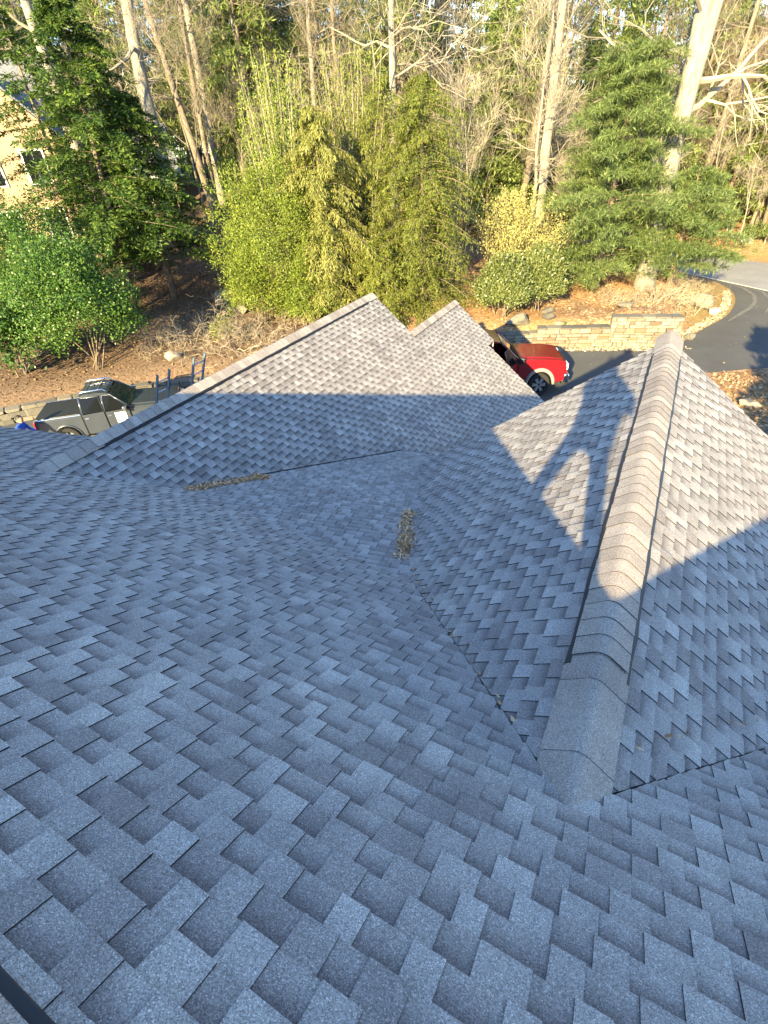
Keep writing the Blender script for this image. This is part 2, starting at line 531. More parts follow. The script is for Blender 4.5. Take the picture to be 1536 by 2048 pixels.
me.polygons.add(len(Q)); me.polygons.foreach_set('loop_start', np.arange(0, Q.size, 4, dtype=np.int32)); me.polygons.foreach_set('loop_total', np.full(len(Q), 4, dtype=np.int32))
gr = (sstep(0.0, 1.5, GX) * sstep(28.5, 31, GY) * sstep(42, 38, GY) * 0.95 + 0.75 * np.exp(-((GX - 3.2) ** 2 + (GY - 20.5) ** 2) / 3.0) + 0.5 * np.exp(-((polydist(GX, GY, RF) - 0.9) / 0.7) ** 2)) * (GX > -6)
a = me.attributes.new('grass', 'FLOAT', 'POINT'); a.data.foreach_set('value', gr.astype(np.float32).ravel())
me.update(calc_edges=True)
g = link('ground', me, M['ground'], smooth=True)
tag(g, 'brown leaf-strewn wooded hillside and mulched bank', 'ground', kind='structure')

def sheet(name, pts, z, mat, thick=0.0):
    bm = bmesh.new()
    vs = [bm.verts.new((x, y, z)) for x, y in pts]
    f = bm.faces.new(vs)
    if f.normal.z < 0: f.normal_flip()
    bmesh.ops.triangulate(bm, faces=bm.faces[:])
    me = bpy.data.meshes.new(name); bm.to_mesh(me); bm.free()
    return link(name, me, mat)

drv = EDGE[1:19] + [(1.47, 41.2), (5.1, 38.25), (12, 33), (25, 23.5), (25, 19), (14, 31), (9, 28.4), (4.39, 25.2), (2.46, 23.9), (0.5, 22.6), (-1.2, 20), (-1.2, 8), (-13, 2), (-28, -4)]
# smooth the island curve
def smooth_poly(pts, i0, i1, it=2):
    seg = pts[i0:i1]
    for _ in range(it):
        o = [seg[0]]
        for p, q in zip(seg[:-1], seg[1:]):
            o += [(p[0] * .75 + q[0] * .25, p[1] * .75 + q[1] * .25), (p[0] * .25 + q[0] * .75, p[1] * .25 + q[1] * .75)]
        o.append(seg[-1]); seg = o
    return pts[:i0] + seg + pts[i1:]
d_o = tag(sheet('driveway', smooth_poly(drv, 10, 18), 0.012, M['asphalt']), 'dark asphalt driveway curving from the house to the road', 'driveway', kind='structure')
nearp = [(-150, 148.5), (-40, 71.5), (-12, 51.2), (-3, 44.6), (1.47, 41.15), (5.1, 38.2), (12, 33), (25, 23.5), (150, -10)]
tag(sheet('road', nearp + ROADFAR[::-1], 0.02, M['road']), 'grey asphalt road passing the driveway mouth', 'road', kind='structure')
# pale concrete edging between road and driveway
mb = MB()
for (a, b) in zip(nearp[2:7], nearp[3:8]):
    a = Vector((*a, 0)); b = Vector((*b, 0)); d = (b - a).normalized(); nn = Vector((-d.y, d.x, 0)) * 0.09
    mb.add([tuple(a - nn + Vector((0, 0, .028))), tuple(b - nn + Vector((0, 0, .028))), tuple(b + nn + Vector((0, 0, .028))), tuple(a + nn + Vector((0, 0, .028)))], [[0, 1, 2, 3]])
tag(build(mb, 'road_edge_line', M['concrete']), 'pale line along the near edge of the road', 'edge line', kind='structure')
# dusty tyre arcs
mb = MB()
def arc_strip(pts, wd, z):
    pts = [Vector((x, y, z)) for x, y in pts]
    out = []
    for i, p in enumerate(pts):
        d = (pts[min(i + 1, len(pts) - 1)] - pts[max(i - 1, 0)]).normalized()
        nn = Vector((-d.y, d.x, 0)) * wd * (0.5 if 0 < i < len(pts) - 1 else 0.15)
        out += [tuple(p - nn), tuple(p + nn)]
    mb.add(out, [[2 * i, 2 * i + 2, 2 * i + 3, 2 * i + 1] for i in range(len(pts) - 1)])
arc_strip([(3.0, 39.7), (3.9, 38.5), (4.35, 37.0), (4.35, 35.6), (4.05, 34.2), (3.6, 33.0), (3.0, 31.4)], 0.20, 0.017)
arc_strip([(3.7, 39.1), (4.8, 37.9), (5.1, 36.4), (5.05, 35.0), (4.7, 33.4)], 0.16, 0.018)
tag(build(mb, 'tyre_mark', M['dust']), 'pale dusty tyre arcs on the driveway bend', 'tyre mark', kind='structure')

# ------------------------------------------------------------------ the house and its roof
house = tag(empty('house', (-3, 6, 0)), 'house with grey architectural shingle roof and several gabled wings', 'house')
HO = Vector((-3, 6, 0))
SA, TB, TC = 0.642, 0.778, 0.81
RY = -0.37                                   # main ridge
zA = lambda x, y: 6.98 - SA * y
XB, ZB, YB0, YB1 = 0.163, 6.229, 1.17, 7.61
zBl = lambda x, y: ZB - TB * (XB - x)
zBr = lambda x, y: ZB - TB * (x - XB)
XC, ZC, YC0, YC1 = -7.03, 5.2145, 2.75, 12.25
zCr = lambda x, y: ZC - TC * (x - XC)
zCl = lambda x, y: ZC - TC * (XC - x)
XC2, YC2, YC3 = -5.91, 15.50, 15.0
ZC2 = zCr(XC2, 0)
zD = lambda x, y: 4.38 - 0.32 * (y - 4.05) + 0.06 * (x + 5.5)
EXPO = 0.120

def clip(poly, fn):
    out = []
    n = len(poly)
    for i in range(n):
        a, b = poly[i], poly[(i + 1) % n]
        fa, fb = fn(*a), fn(*b)
        if fa >= 0: out.append(a)
        if (fa >= 0) != (fb >= 0):
            t = fa / (fa - fb)
            out.append((a[0] + (b[0] - a[0]) * t, a[1] + (b[1] - a[1]) * t))
    return out

def area(p):
    return abs(sum(p[i][0] * p[(i + 1) % len(p)][1] - p[(i + 1) % len(p)][0] * p[i][1] for i in range(len(p)))) / 2

TABS = []          # (verts, faces, mats, colours, distance, slope name, centre)
def slope_tabs(sname, zf, O, U, V, umin, umax, vmin, vmax, regions, visible=True):
    """regions: list of lists of half plane functions f(x,y)>=0; O,U,V frame on the plane"""
    N = U.cross(V)
    if N.z < 0: N = -N
    ncourse = int((vmax - vmin) / EXPO) + 1
    prev_cut = 0
    for i in range(ncourse):
        v0 = vmin + i * EXPO
        v1 = v0 + EXPO
        phase = (prev_cut + random.uniform(0.075, 0.165)) % 0.25
        prev_cut = phase
        cell = 0; u = umin - 0.5 + phase
        u_base = u
        raised = False
        strip_tone = random.uniform(-0.07, 0.07)
        while u < umax:
            raised = not raised
            if raised:
                wd = random.choice((0.095, 0.115, 0.13, 0.15)) * random.uniform(.94, 1.06)
            else:
                cell += 1
                wd = max(0.06, u_base + cell * 0.25 + random.uniform(-.022, .022) - u)
            ub = u + wd
            jit = random.uniform(-0.0018, 0.0018)
            rect = [(u, v0 - 0.006), (ub, v0 - 0.006), (ub, v1 + jit), (u, v1 + jit)]
            tone = min(1, max(0, strip_tone + (random.choice((0.26, 0.48, 0.62, 0.80, 0.90, 0.70)) if raised else random.choice((0.52, 0.62, 0.72))) + random.uniform(-.06, .06)))
            # one tab in a dozen lies a touch high
            lift = random.uniform(0, 0.0015) + (0.004 if random.random() < 0.06 else 0)
            for reg in regions:
                P = rect
                fs = [(lambda a_, b_, h=h: h((O + U * a_ + V * b_).x, (O + U * a_ + V * b_).y)) for h in reg]
                for f in fs:
                    P = clip(P, f)
                    if len(P) < 3: break
                if len(P) < 3 or area(P) < 6e-5: continue
                hb, ht = ((0.0150 + lift, 0.0045) if raised else (0.0092, -0.001))
                vs = []; cs = []
                for (a_, b_) in P:
                    t = min(1, max(0, (b_ - v0) / EXPO))
                    h = ht + (hb - ht) * t
                    p = O + U * a_ + V * b_ + N * h
                    vs.append(tuple(p))
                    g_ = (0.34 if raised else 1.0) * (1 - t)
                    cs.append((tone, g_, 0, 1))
                k = len(P)
                for (a_, b_) in P:
                    vs.append(tuple(O + U * a_ + V * b_ - N * 0.02)); cs.append((tone, 0, 0, 1))
                # split the top so that the dark band fades over the upper half only
                faces = [list(range(k))] + [[j, j + k, (j + 1) % k + k, (j + 1) % k] for j in range(k)]
                mats = [0] + [1] * k
                c = O + U * ((u + ub) / 2) + V * ((v0 + v1) / 2)
                # orient the top upwards
                a0, a1, a2 = Vector(vs[0]), Vector(vs[1]), Vector(vs[2])
                if (a1 - a0).cross(a2 - a0).dot(N) < 0:
                    faces = [f[::-1] for f in faces]
                TABS.append((vs, faces, mats, cs, (c - CAM).length, sname, c))
            u = ub

def nv(x, y, z):
    return Vector((x, y, z)).normalized()

E0 = 0.003
O = Vector((0, RY, zA(0, RY)))
slope_tabs('main', zA, O, Vector((1, 0, 0)), nv(0, 1, -SA), -11.5, 4.6, 0.0, 9.6, [
    [lambda x, y: XC - x, lambda x, y: zA(x, y) - zCl(x, y) - 0.010, lambda x, y: x + 11.5, lambda x, y: 6.6 - y],
    [lambda x, y: x - XC, lambda x, y: XB - x, lambda x, y: zA(x, y) - zCr(x, y) - 0.010, lambda x, y: zA(x, y) - zBl(x, y) - 0.017, lambda x, y: zA(x, y) - zD(x, y) + 0.035],
    [lambda x, y: x - XB, lambda x, y: zA(x, y) - zBr(x, y) - 0.017, lambda x, y: 4.6 - x, lambda x, y: 5.6 - y],
])
slope_tabs('left_b', zBl, Vector((XB, 0, ZB)), Vector((0, 1, 0)), nv(-1, 0, -TB), YB0, YB1, 0.06, 5.2, [
    [lambda x, y: zBl(x, y) - zA(x, y) + E0, lambda x, y: zBl(x, y) - zD(x, y) + E0, lambda x, y: YB1 - y, lambda x, y: x + 3.75]])
slope_tabs('right_b', zBr, Vector((XB, 0, ZB)), Vector((0, 1, 0)), nv(1, 0, -TB), YB0, YB1, 0.06, 4.4, [
    [lambda x, y: zBr(x, y) - zA(x, y) + E0, lambda x, y: YB1 - y, lambda x, y: 3.5 - x]])
slope_tabs('right_c', zCr, Vector((XC, 0, ZC)), Vector((0, 1, 0)), nv(1, 0, -TC), YC0, YC2, 0.06, 6.0, [
    [lambda x, y: 8.45 - y, lambda x, y: zCr(x, y) - zA(x, y) + E0, lambda x, y: zCr(x, y) - zD(x, y) - 0.022, lambda x, y: -2.35 - x],
    [lambda x, y: YC1 - y, lambda x, y: y - 8.45, lambda x, y: -2.35 - x],
    [lambda x, y: y - YC1, lambda x, y: YC2 - y, lambda x, y: x - XC2 - 0.02, lambda x, y: -4.55 - x],
    [lambda x, y: y - YC1, lambda x, y: YC3 - y, lambda x, y: x + 4.55, lambda x, y: -2.35 - x]])
dv = nv(-0.06, 0.32, -(0.32 ** 2 + 0.06 ** 2))
du = Vector((dv.y, -dv.x, 0)).normalized()
slope_tabs('cricket', zD, Vector((-3.8, 3.6, zD(-3.8, 3.6))), du, dv, -3.4, 3.4, -EXPO * 8, 5.4, [
    [lambda x, y: zD(x, y) - zA(x, y) + 0.02, lambda x, y: zD(x, y) - zBl(x, y) + 0.02, lambda x, y: zD(x, y) - zCr(x, y) + E0, lambda x, y: 7.58 - y],
    [lambda x, y: y - 7.58, lambda x, y: zD(x, y) - zCr(x, y) + E0, lambda x, y: 8.5 - y, lambda x, y: -2.7 - x]])

# which tabs stand alone: the 300 that show largest
vis = []
for k, t in enumerate(TABS):
    if t[5] != 'main' or len(t[0]) < 8: continue
    pr = project(t[6])
    if pr and -20 < pr[0] < 1556 and -20 < pr[1] < 2068:
        vis.append((pr[2], k))
vis.sort()
alone = {k for _, k in vis[:300]}

def deck(name, pts, thick=0.05, parent=house, mat=None, drop=0.012):
    """thin closed slab below a roof slope; pts are 3d, in order"""
    n = (Vector(pts[1]) - Vector(pts[0])).cross(Vector(pts[2]) - Vector(pts[0])).normalized()
    if n.z < 0: n = -n
    k = len(pts)
    vs = [tuple(Vector(p) - n * drop - HO) for p in pts] + [tuple(Vector(p) - n * (drop + thick) - HO) for p in pts]
    b = MB(); b.add(vs, [list(range(k)), list(range(k, 2 * k))[::-1]] + [[j, j + k, (j + 1) % k + k, (j + 1) % k] for j in range(k)])
    return build(b, name, mat or M['deck'], parent)

P3 = lambda f, x, y: (x, y, f(x, y))
main_slope = deck('roof_slope', [P3(zA, -11.5, RY), P3(zA, 4.6, RY), P3(zA, 4.6, 6.6), P3(zA, -11.5, 6.6)])
zback = lambda x, y: zA(0, RY) - 0.62 * (RY - y)
deck('roof_slope', [P3(zback, -11.5, RY), P3(zback, -11.5, -6.5), P3(zback, 4.6, -6.5), P3(zback, 4.6, RY)], mat=M['cap'], drop=0.0)
yv = lambda xx: 0
def isect_y(zf, x):      # y where main slope meets a wing slope at x
    return (6.98 - zf(x, 0)) / SA
deck('roof_slope', [P3(zBl, XB, YB0), P3(zBl, XB, YB1), P3(zBl, -3.75, YB1), P3(zBl, -3.75, isect_y(zBl, -3.75))])
deck('roof_slope', [P3(zBr, XB, YB0), P3(zBr, XB, YB1), P3(zBr, 3.5, YB1), P3(zBr, 3.5, isect_y(zBr, 3.5))])
deck('roof_slope', [P3(zCr, XC, YC0), P3(zCr, XC, YC1), P3(zCr, -2.35, YC1), P3(zCr, -2.35, isect_y(zCr, -2.35))])
deck('roof_slope', [P3(zCr, XC2, YC1), P3(zCr, XC2, YC2), P3(zCr, -4.55, YC2), P3(zCr, -4.55, YC1)])
deck('roof_slope', [P3(zCr, -4.55, YC1), P3(zCr, -4.55, YC3), P3(zCr, -2.35, YC3), P3(zCr, -2.35, YC1)])
zC2l = lambda x, y: ZC2 - TC * (XC2 - x)
deck('roof_slope', [P3(zC2l, XC2, YC1 - .3), P3(zC2l, -8.6, YC1 - .3), P3(zC2l, -8.6, YC2), P3(zC2l, XC2, YC2)], mat=M['cap'], drop=0.0)
deck('roof_slope', [P3(zCl, XC, YC0), P3(zCl, -10.3, isect_y(zCl, -10.3)), P3(zCl, -10.3, YC1), P3(zCl, XC, YC1)], mat=M['cap'], drop=0.0)
deck('roof_slope', [P3(zD, -6.2, 3.9), P3(zD, -1.7, 3.6), P3(zD, -2.7, 8.49), P3(zD, -4.6, 8.49)])

rest = MB()
for k, (vs, fs, ms, cs, dist, sn, c) in enumerate(TABS):
    if k in alone:
        b = MB(); b.add([tuple(Vector(p) - c) for p in vs], fs, ms, cs)
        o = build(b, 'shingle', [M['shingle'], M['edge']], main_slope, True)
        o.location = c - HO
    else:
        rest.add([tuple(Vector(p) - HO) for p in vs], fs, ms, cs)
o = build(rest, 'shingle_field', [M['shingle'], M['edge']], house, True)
o['kind'] = 'stuff'

# ridge caps and vents -------------------------------------------------
def cap_mesh(t, halfw, thick=0.004, length=0.19, rise=0.006, t2=None, r=0.38):
    """cap shingle bent over a ridge that runs along +Y, butt at y=0 (towards the viewer), tucked end at y=length"""
    t2 = t if t2 is None else t2
    b = MB()
    prof = []
    n = 14
    for i in range(n + 1):
        s = -1 + 2 * i / n
        x = s * halfw
        tt = t if s < 0 else t2
        z = -tt * halfw * (abs(s) if abs(s) > r else (s * s / (2 * r) + r / 2))
        prof.append((x, z))
    vs = []
    for (y, dz) in ((0, rise), (length, -0.002)):
        for x, z in prof: vs.append((x, y, z + dz))
        for x, z in prof: vs.append((x, y, z + dz - thick))
    k = n + 1
    f = []; m = []
    for i in range(n):
        f.append([i, i + 1, 2 * k + i + 1, 2 * k + i]); m.append(0)
        f.append([k + i, 3 * k + i, 3 * k + i + 1, k + i + 1]); m.append(1)
        f.append([i, k + i, k + i + 1, i + 1]); m.append(1)
    for i in (0, n):
        f.append([i, 2 * k + i, 3 * k + i, k + i]); m.append(1)
    b.add(vs, f, m)
    return b.mesh('ridge_cap', [M['cap'], M['edge']], smooth=False)

def vent_strip(parent, x, z, y0, y1, t, halfw, h=0.028):
    """black fibre vent lying over the ridge under its caps"""
    b = MB()
    for s in (-1, 1):
        vs = []
        for y in np.linspace(y0, y1, 30):
            jx = random.uniform(-.006, .006)
            for dx, dz in ((0.0, -t * halfw * .27), (halfw + jx, -t * halfw), (halfw + jx, -t * halfw + h), (0.0, h - t * halfw * .27)):
                vs.append((x + s * dx, y, z + dz))
        fs = []
        for i in range(29):
            for j in range(4):
                q = [4 * i + j, 4 * i + (j + 1) % 4, 4 * i + 4 + (j + 1) % 4, 4 * i + 4 + j]
                fs.append(q if s > 0 else q[::-1])
        fs += [[0, 1, 2, 3], [116, 119, 118, 117]]
        b.add([tuple(Vector(v) - HO) for v in vs], fs)
    return build(b, 'ridge_vent', M['black_plastic'], parent)

def caps(parent, me_, x, z, y0, y1, step, off=Vector((0, 0, 0)), rz=0.0):
    y = y1
    i = 0
    while y >= y0 - 1e-6:
        o = link('ridge_cap', me_, [M['cap'], M['edge']], parent)
        o.location = Vector((x + random.uniform(-.004, .004), y, z)) - HO + off
        o.rotation_euler = (0, 0, rz + random.uniform(-.012, .012))
        y -= step * random.uniform(0.985, 1.015)
        i += 1

HW = 0.152
capB = cap_mesh(TB, HW)
capBflat = cap_mesh(TB, 0.172, length=0.55, rise=0.003, r=0.25, thick=0.003)
capC = cap_mesh(TC, HW)
VH = 0.022
vb = vent_strip(house, XB, ZB + 0.012, 1.98, 7.18, TB, HW + 0.022, VH)
caps(vb, capB, XB, ZB + 0.012 + VH + 0.004, 1.98, 7.22, 0.140)
caps(vb, capBflat, XB, ZB + 0.026, 0.70, 1.86, 0.44)
caps(vb, capBflat, XB, ZB + 0.030, 7.20, 7.42, 0.16)
vc = vent_strip(house, XC, ZC + 0.012, 3.62, 11.75, TC, HW + 0.022, VH)
caps(vc, capC, XC, ZC + 0.012 + VH + 0.004, 3.62, 11.75, 0.140)
capCflat = cap_mesh(TC, 0.165, length=0.28, rise=0.008, r=0.3)
caps(vc, capCflat, XC, ZC + 0.030, 2.40, 3.45, 0.22)
caps(vc, capCflat, XC, ZC + 0.030, 11.8, 12.0, 0.16)
vc2 = vent_strip(house, XC2, ZC2 - 0.012, 12.4, 15.2, TC, 0.10, 0.012)
caps(vc2, cap_mesh(TC, 0.15, length=0.2, r=.3), XC2, ZC2 + 0.032, 12.15, 15.32, 0.142)
# main ridge: vent and caps along X
b = MB()
for s, tt in ((1, SA), (-1, 0.62)):
    vs = []
    for x in np.linspace(-11.4, 4.5, 60):
        for dy, dz in ((0, -0.02), (HW + .02, -tt * HW + 0.0), (HW + .02, -tt * HW + 0.030), (0, 0.012)):
            vs.append((x, RY + s * dy, zA(0, RY) + dz))
    fs = []
    for i in range(59):
        for j in range(4): fs.append([4 * i + j, 4 * i + (j + 1) % 4, 4 * i + 4 + (j + 1) % 4, 4 * i + 4 + j])
    b.add([tuple(Vector(v) - HO) for v in vs], fs)
vm = build(b, 'ridge_vent', M['black_plastic'], house)
capM = cap_mesh(0.62, HW, t2=SA)
x = -11.4
while x < 4.4:
    o = link('ridge_cap', capM, [M['cap'], M['edge']], vm)
    o.location = Vector((x, RY, zA(0, RY) + 0.046)) - HO
    o.rotation_euler = (0, 0, R(-90))
    x += 0.14
# walls under the roof, gable ends and rake boards
def prism(name, pts, mat, parent=house, y0=None, y1=None):
    """gable body: pts (x,z) polygon extruded along y"""
    k = len(pts)
    vs = [(x - HO.x, y0 - HO.y, z) for x, z in pts] + [(x - HO.x, y1 - HO.y, z) for x, z in pts]
    b = MB(); b.add(vs, [list(range(k)), list(range(k, 2 * k))[::-1]] + [[j, (j + 1) % k, (j + 1) % k + k, j + k] for j in range(k)])
    return build(b, name, mat, parent)
prism('wall', [(-3.2, 0), (3.1, 0), (3.1, zBr(3.1, 0) - .1), (XB, ZB - .12), (-3.2, zBl(-3.2, 0) - .1)], M['stucco'], y0=4.6, y1=7.3)
prism('wall', [(-9.9, 0), (-2.8, 0), (-2.8, zCr(-2.8, 0) - .1), (XC, ZC - .12), (-9.9, zCl(-9.9, 0) - .1)], M['stucco'], y0=6.0, y1=11.95)
prism('wall', [(-8.4, 0), (-2.8, 0), (-2.8, zCr(-2.8, 0) - .1), (XC2, ZC2 - .12), (-8.4, zC2l(-8.4, 0) - .1)], M['stucco'], y0=11.97, y1=14.7)
b = MB()
for y0, y1, f in ((-6.0, 6.0, None),):
    vs = [(-11.1 - HO.x, y0 - HO.y, 0), (4.3 - HO.x, y0 - HO.y, 0), (4.3 - HO.x, 5.4 - HO.y, 0), (-11.1 - HO.x, 5.4 - HO.y, 0)]
    top = [(-11.1 - HO.x, y0 - HO.y, 3.2), (4.3 - HO.x, y0 - HO.y, 3.2), (4.3 - HO.x, 5.4 - HO.y, 3.2), (-11.1 - HO.x, 5.4 - HO.y, 3.2)]
    b.add(vs + top, [[0, 1, 5, 4], [1, 2, 6, 5], [2, 3, 7, 6], [3, 0, 4, 7], [4, 5, 6, 7]])
for gxx in (-11.1, 4.3):
    b.add([(gxx - HO.x, -6.0 - HO.y, 3.2), (gxx - HO.x, 5.4 - HO.y, 3.2), (gxx - HO.x, RY - HO.y, 7.0)], [[0, 1, 2]])
build(b, 'wall', M['stucco'], house)
def board(p, q, h=0.16, t=0.03, nm='rake_board'):
    p, q = Vector(p), Vector(q)
    d = (q - p).normalized(); up = Vector((0, 0, 1)); s = d.cross(up).normalized() * t
    vs = [p, q, q - up * h, p - up * h]
    vs = [tuple(v - s * .5 - HO) for v in vs] + [tuple(v + s * .5 - HO) for v in vs]
    b = MB(); b.add(vs, [[0, 1, 2, 3], [7, 6, 5, 4], [0, 4, 5, 1], [1, 5, 6, 2], [2, 6, 7, 3], [3, 7, 4, 0]])
    build(b, nm, M['trim'], house)
for f, xa, xb, y in ((zBl, XB, -3.75, YB1), (zBr, XB, 3.5, YB1), (zCr, XC, XC2 - .1, YC1), (zCl, XC, -10.3, YC1), (zCr, XC2, -4.55, YC2), (zCr, -4.55, -2.35, YC3), (zC2l, XC2, -8.6, YC2)):
    board((xa, y - .02, f(xa, 0) - .03), (xb, y - .02, f(xb, 0) - .03))
board((-11.48, RY, zA(0, RY) - .03), (-11.48, 6.6, zA(0, 6.6) - .03))

# ------------------------------------------------------------------ stone retaining wall by the driveway
def stone_variants(nm, n=10, rnd=0.16):
    out = []
    for i in range(n):
        bm = bmesh.new()
        bmesh.ops.create_cube(bm, size=1.0)
        for v in bm.verts:
            v.co += Vector((random.uniform(-rnd, rnd) * .6, random.uniform(-rnd, rnd) * .4, random.uniform(-rnd, rnd)))
        bmesh.ops.bevel(bm, geom=bm.edges[:], offset=0.10, segments=1, affect='EDGES')
        me = bpy.data.meshes.new(nm); bm.to_mesh(me); bm.free()
        out.append(me)
    return out
stone_me = stone_variants('stone', 10, 0.10)

def stone_wall(root, path, heights, mat, l0, l1, h0, h1, depth=0.30, core=True, capst=True, zb=0.0, gapf=0.0):
    for si, (a, b) in enumerate(zip(path[:-1], path[1:])):
        a = Vector((*a, 0)); b = Vector((*b, 0))
        d = b - a; Ls = d.length; d.normalize()
        ang = math.atan2(d.y, d.x)
        nn = Vector((d.y, -d.x, 0))         # towards the driveway
        H = heights[si]
        if core:
            c = (a + b) / 2 - nn * 0.24
            bb = MB(); bb.box((c.x - root.location.x, c.y - root.location.y, H / 2 - 0.15), (Ls - .02, 0.30, H + .2), ang)
            build(bb, 'core', M['mortar'], root)
        z = 0.0
        while z < H - 0.03:
            hh = min(random.uniform(h0, h1), H - z)
            if H - z - hh < 0.05: hh = H - z
            s = -random.uniform(0, 0.15) if z > 0 else 0
            while s < Ls - 0.03:
                ll = random.uniform(l0, l1)
                e = min(s + ll, Ls + .02); s2 = max(s, -.02)
                if Ls - e < 0.09: e = Ls + .02
                o = link('stone', random.choice(stone_me), mat, root)
                if not o.data.materials or o.data.materials[0] is not mat:
                    pass
                p = a + d * ((s2 + e) / 2) + nn * random.uniform(-.03, .025)
                o.location = (p.x - root.location.x, p.y - root.location.y, z + hh / 2 + zb)
                o.rotation_euler = (random.uniform(-.04, .04), random.uniform(-.03, .03), ang + random.uniform(-.05, .05))
                o.scale = ((e - s2) * 1.0 - 0.012, depth * random.uniform(.85, 1.1), hh - 0.012)
                s = e
                if s >= Ls: break
            z += hh
        if capst:
            s = 0
            while s < Ls - .05:
                ll = min(random.uniform(.4, .7), Ls - s)
                if Ls - s - ll < .2: ll = Ls - s
                o = link('cap_stone', cap_me, M['greystone'], root)
                p = a + d * (s + ll / 2) - nn * 0.14
                o.location = (p.x - root.location.x, p.y - root.location.y, H + 0.03 + zb)
                o.rotation_euler = (0, 0, ang)
                o.scale = (ll - .015, 0.52, 0.075 * random.uniform(.8, 1.15))
                s += ll
cap_me = stone_variants('cap_stone', 1, 0.04)[0]
cap_me.materials.append(M['greystone'])
wall = tag(empty('retaining_wall', (-3.5, 25, 0)), 'tan stone retaining wall stepping up in height beside the driveway', 'wall')
for m_ in stone_me: m_.materials.append(M['stone'])
stone_wall(wall, [(-8.0, 22.95), (-5.1, 24.5), (-2.05, 25.75), (0.82, 26.65)], [0.62, 0.84, 1.30], M['stone'], 0.18, 0.55, 0.09, 0.20)
# the wall's short return at its right end
stone_wall(wall, [(0.74, 26.85), (0.5, 27.9)], [1.15], M['stone'], 0.18, 0.5, 0.09, 0.20, capst=False)

rough_me = stone_variants('stone', 8, 0.22)
for m_ in rough_me: m_.materials.append(M['greystone'])
_keep = stone_me; stone_me = rough_me
dry = tag(empty('dry_stone_wall', (-21, 11, 0)), 'low rough dry-stacked stone wall behind the grey pickup', 'wall')
stone_wall(dry, [(-25.5, 5.9), (-22.5, 8.75), (-20.5, 11.25), (-18.9, 13.15), (-16.4, 15.1)], [0.55, 0.6, 0.55, 0.5], M['greystone'], 0.22, 0.75, 0.14, 0.30, depth=0.42, core=True, capst=False)
stone_me = _keep

# pebble strip at the wall foot, drifted leaves on the banks
def scatter_quads(n, xs, ys, zs, lmin, lmax, mat, nm, flat=0.35, asp=0.5):
    az = rng.uniform(0, 2 * np.pi, n)
    D = np.stack([np.cos(az), np.sin(az), rng.normal(0, flat, n)], 1)
    N = np.stack([rng.normal(0, flat, n), rng.normal(0, flat, n), np.ones(n)], 1)
    L = rng.uniform(lmin, lmax, n)
    return leaves(nm, np.stack([xs, ys, zs], 1), D, N, L, L * asp * rng.uniform(.7, 1.3, n), rng.uniform(0, 1, n), mat)

n = 5200
t = rng.uniform(0, 1, n)
pa = np.array([(-8.0, 22.95), (-5.1, 24.5), (-2.05, 25.75), (0.82, 26.65), (1.7, 29.2), (2.75, 31.8), (3.2, 34.5), (3.2, 37.2)])
cum = np.concatenate([[0], np.cumsum(np.hypot(*np.diff(pa, axis=0).T))]); s = t * cum[-1]
px = np.interp(s, cum, pa[:, 0]); py = np.interp(s, cum, pa[:, 1])
seg = np.clip(np.searchsorted(cum, s) - 1, 0, len(pa) - 2)
dd = np.diff(pa, axis=0)[seg]; dd /= np.linalg.norm(dd, axis=1, keepdims=True)
off = rng.uniform(0.12, 0.75, n) * np.where(px > 0.85, -0.6, 1)
px = px + dd[:, 1] * off; py = py - dd[:, 0] * off
pz = height(px, py) + 0.03
M['pebble'] = leafmat('pebbles', (0.16, 0.12, 0.08), (0.36, 0.28, 0.18), (0.60, 0.50, 0.36), 0.0, 0.9)
o = link('gravel_strip', scatter_quads(n, px, py, pz, 0.04, 0.15, M['pebble'], 'gravel_strip', 0.3, 0.7), M['pebble'])
tag(o, 'loose tan gravel along the driveway edge and wall foot', 'gravel', kind='stuff')

n = 60000
xs = rng.uniform(-34, 8, n); ys = rng.uniform(8, 62, n)
xs2 = np.concatenate([xs, rng.uniform(1.2, 7, 5000)]); ys2 = np.concatenate([ys, rng.uniform(14, 25, 5000)])
hh = height(xs2, ys2)
near = (xs2 > 1.0) & (ys2 < 24.6) & (ys2 < 23.4 + (xs2 - 2) * .62)
ok = (hh > 0.25) | near
ok &= ~((xs2 > 4.9) & (ys2 > 24)) 
xs2, ys2, hh = xs2[ok], ys2[ok], hh[ok]
tone_l = np.where(xs2 < -11 + rng.normal(0, 2, len(xs2)), rng.uniform(0, .55, len(xs2)), rng.uniform(.15, 1, len(xs2)))
me_l = scatter_quads(len(xs2), xs2, ys2, hh + 0.02, 0.08, 0.2, M['litter'], 'leaf_litter', 0.35, 0.55)
me_l.attributes['tone'].data.foreach_set('value', np.repeat(tone_l, 4).astype(np.float32))
o = link('leaf_litter', me_l, M['litter'])
tag(o, 'fallen brown leaves and pine straw over the banks', 'leaves', kind='stuff')

nd_ = 420
dx = rng.uniform(-7, 6, nd_); dy = rng.uniform(19, 40, nd_)
okd = (height(dx, dy) < 0.01) & (dx > -7)
o = link('blown_leaves', scatter_quads(int(okd.sum()), dx[okd], dy[okd], np.full(int(okd.sum()), 0.03), 0.05, 0.13, M['litter'], 'blown_leaves', 0.25, 0.5), M['litter'])
tag(o, 'stray leaves blown over the driveway', 'leaves', kind='stuff')
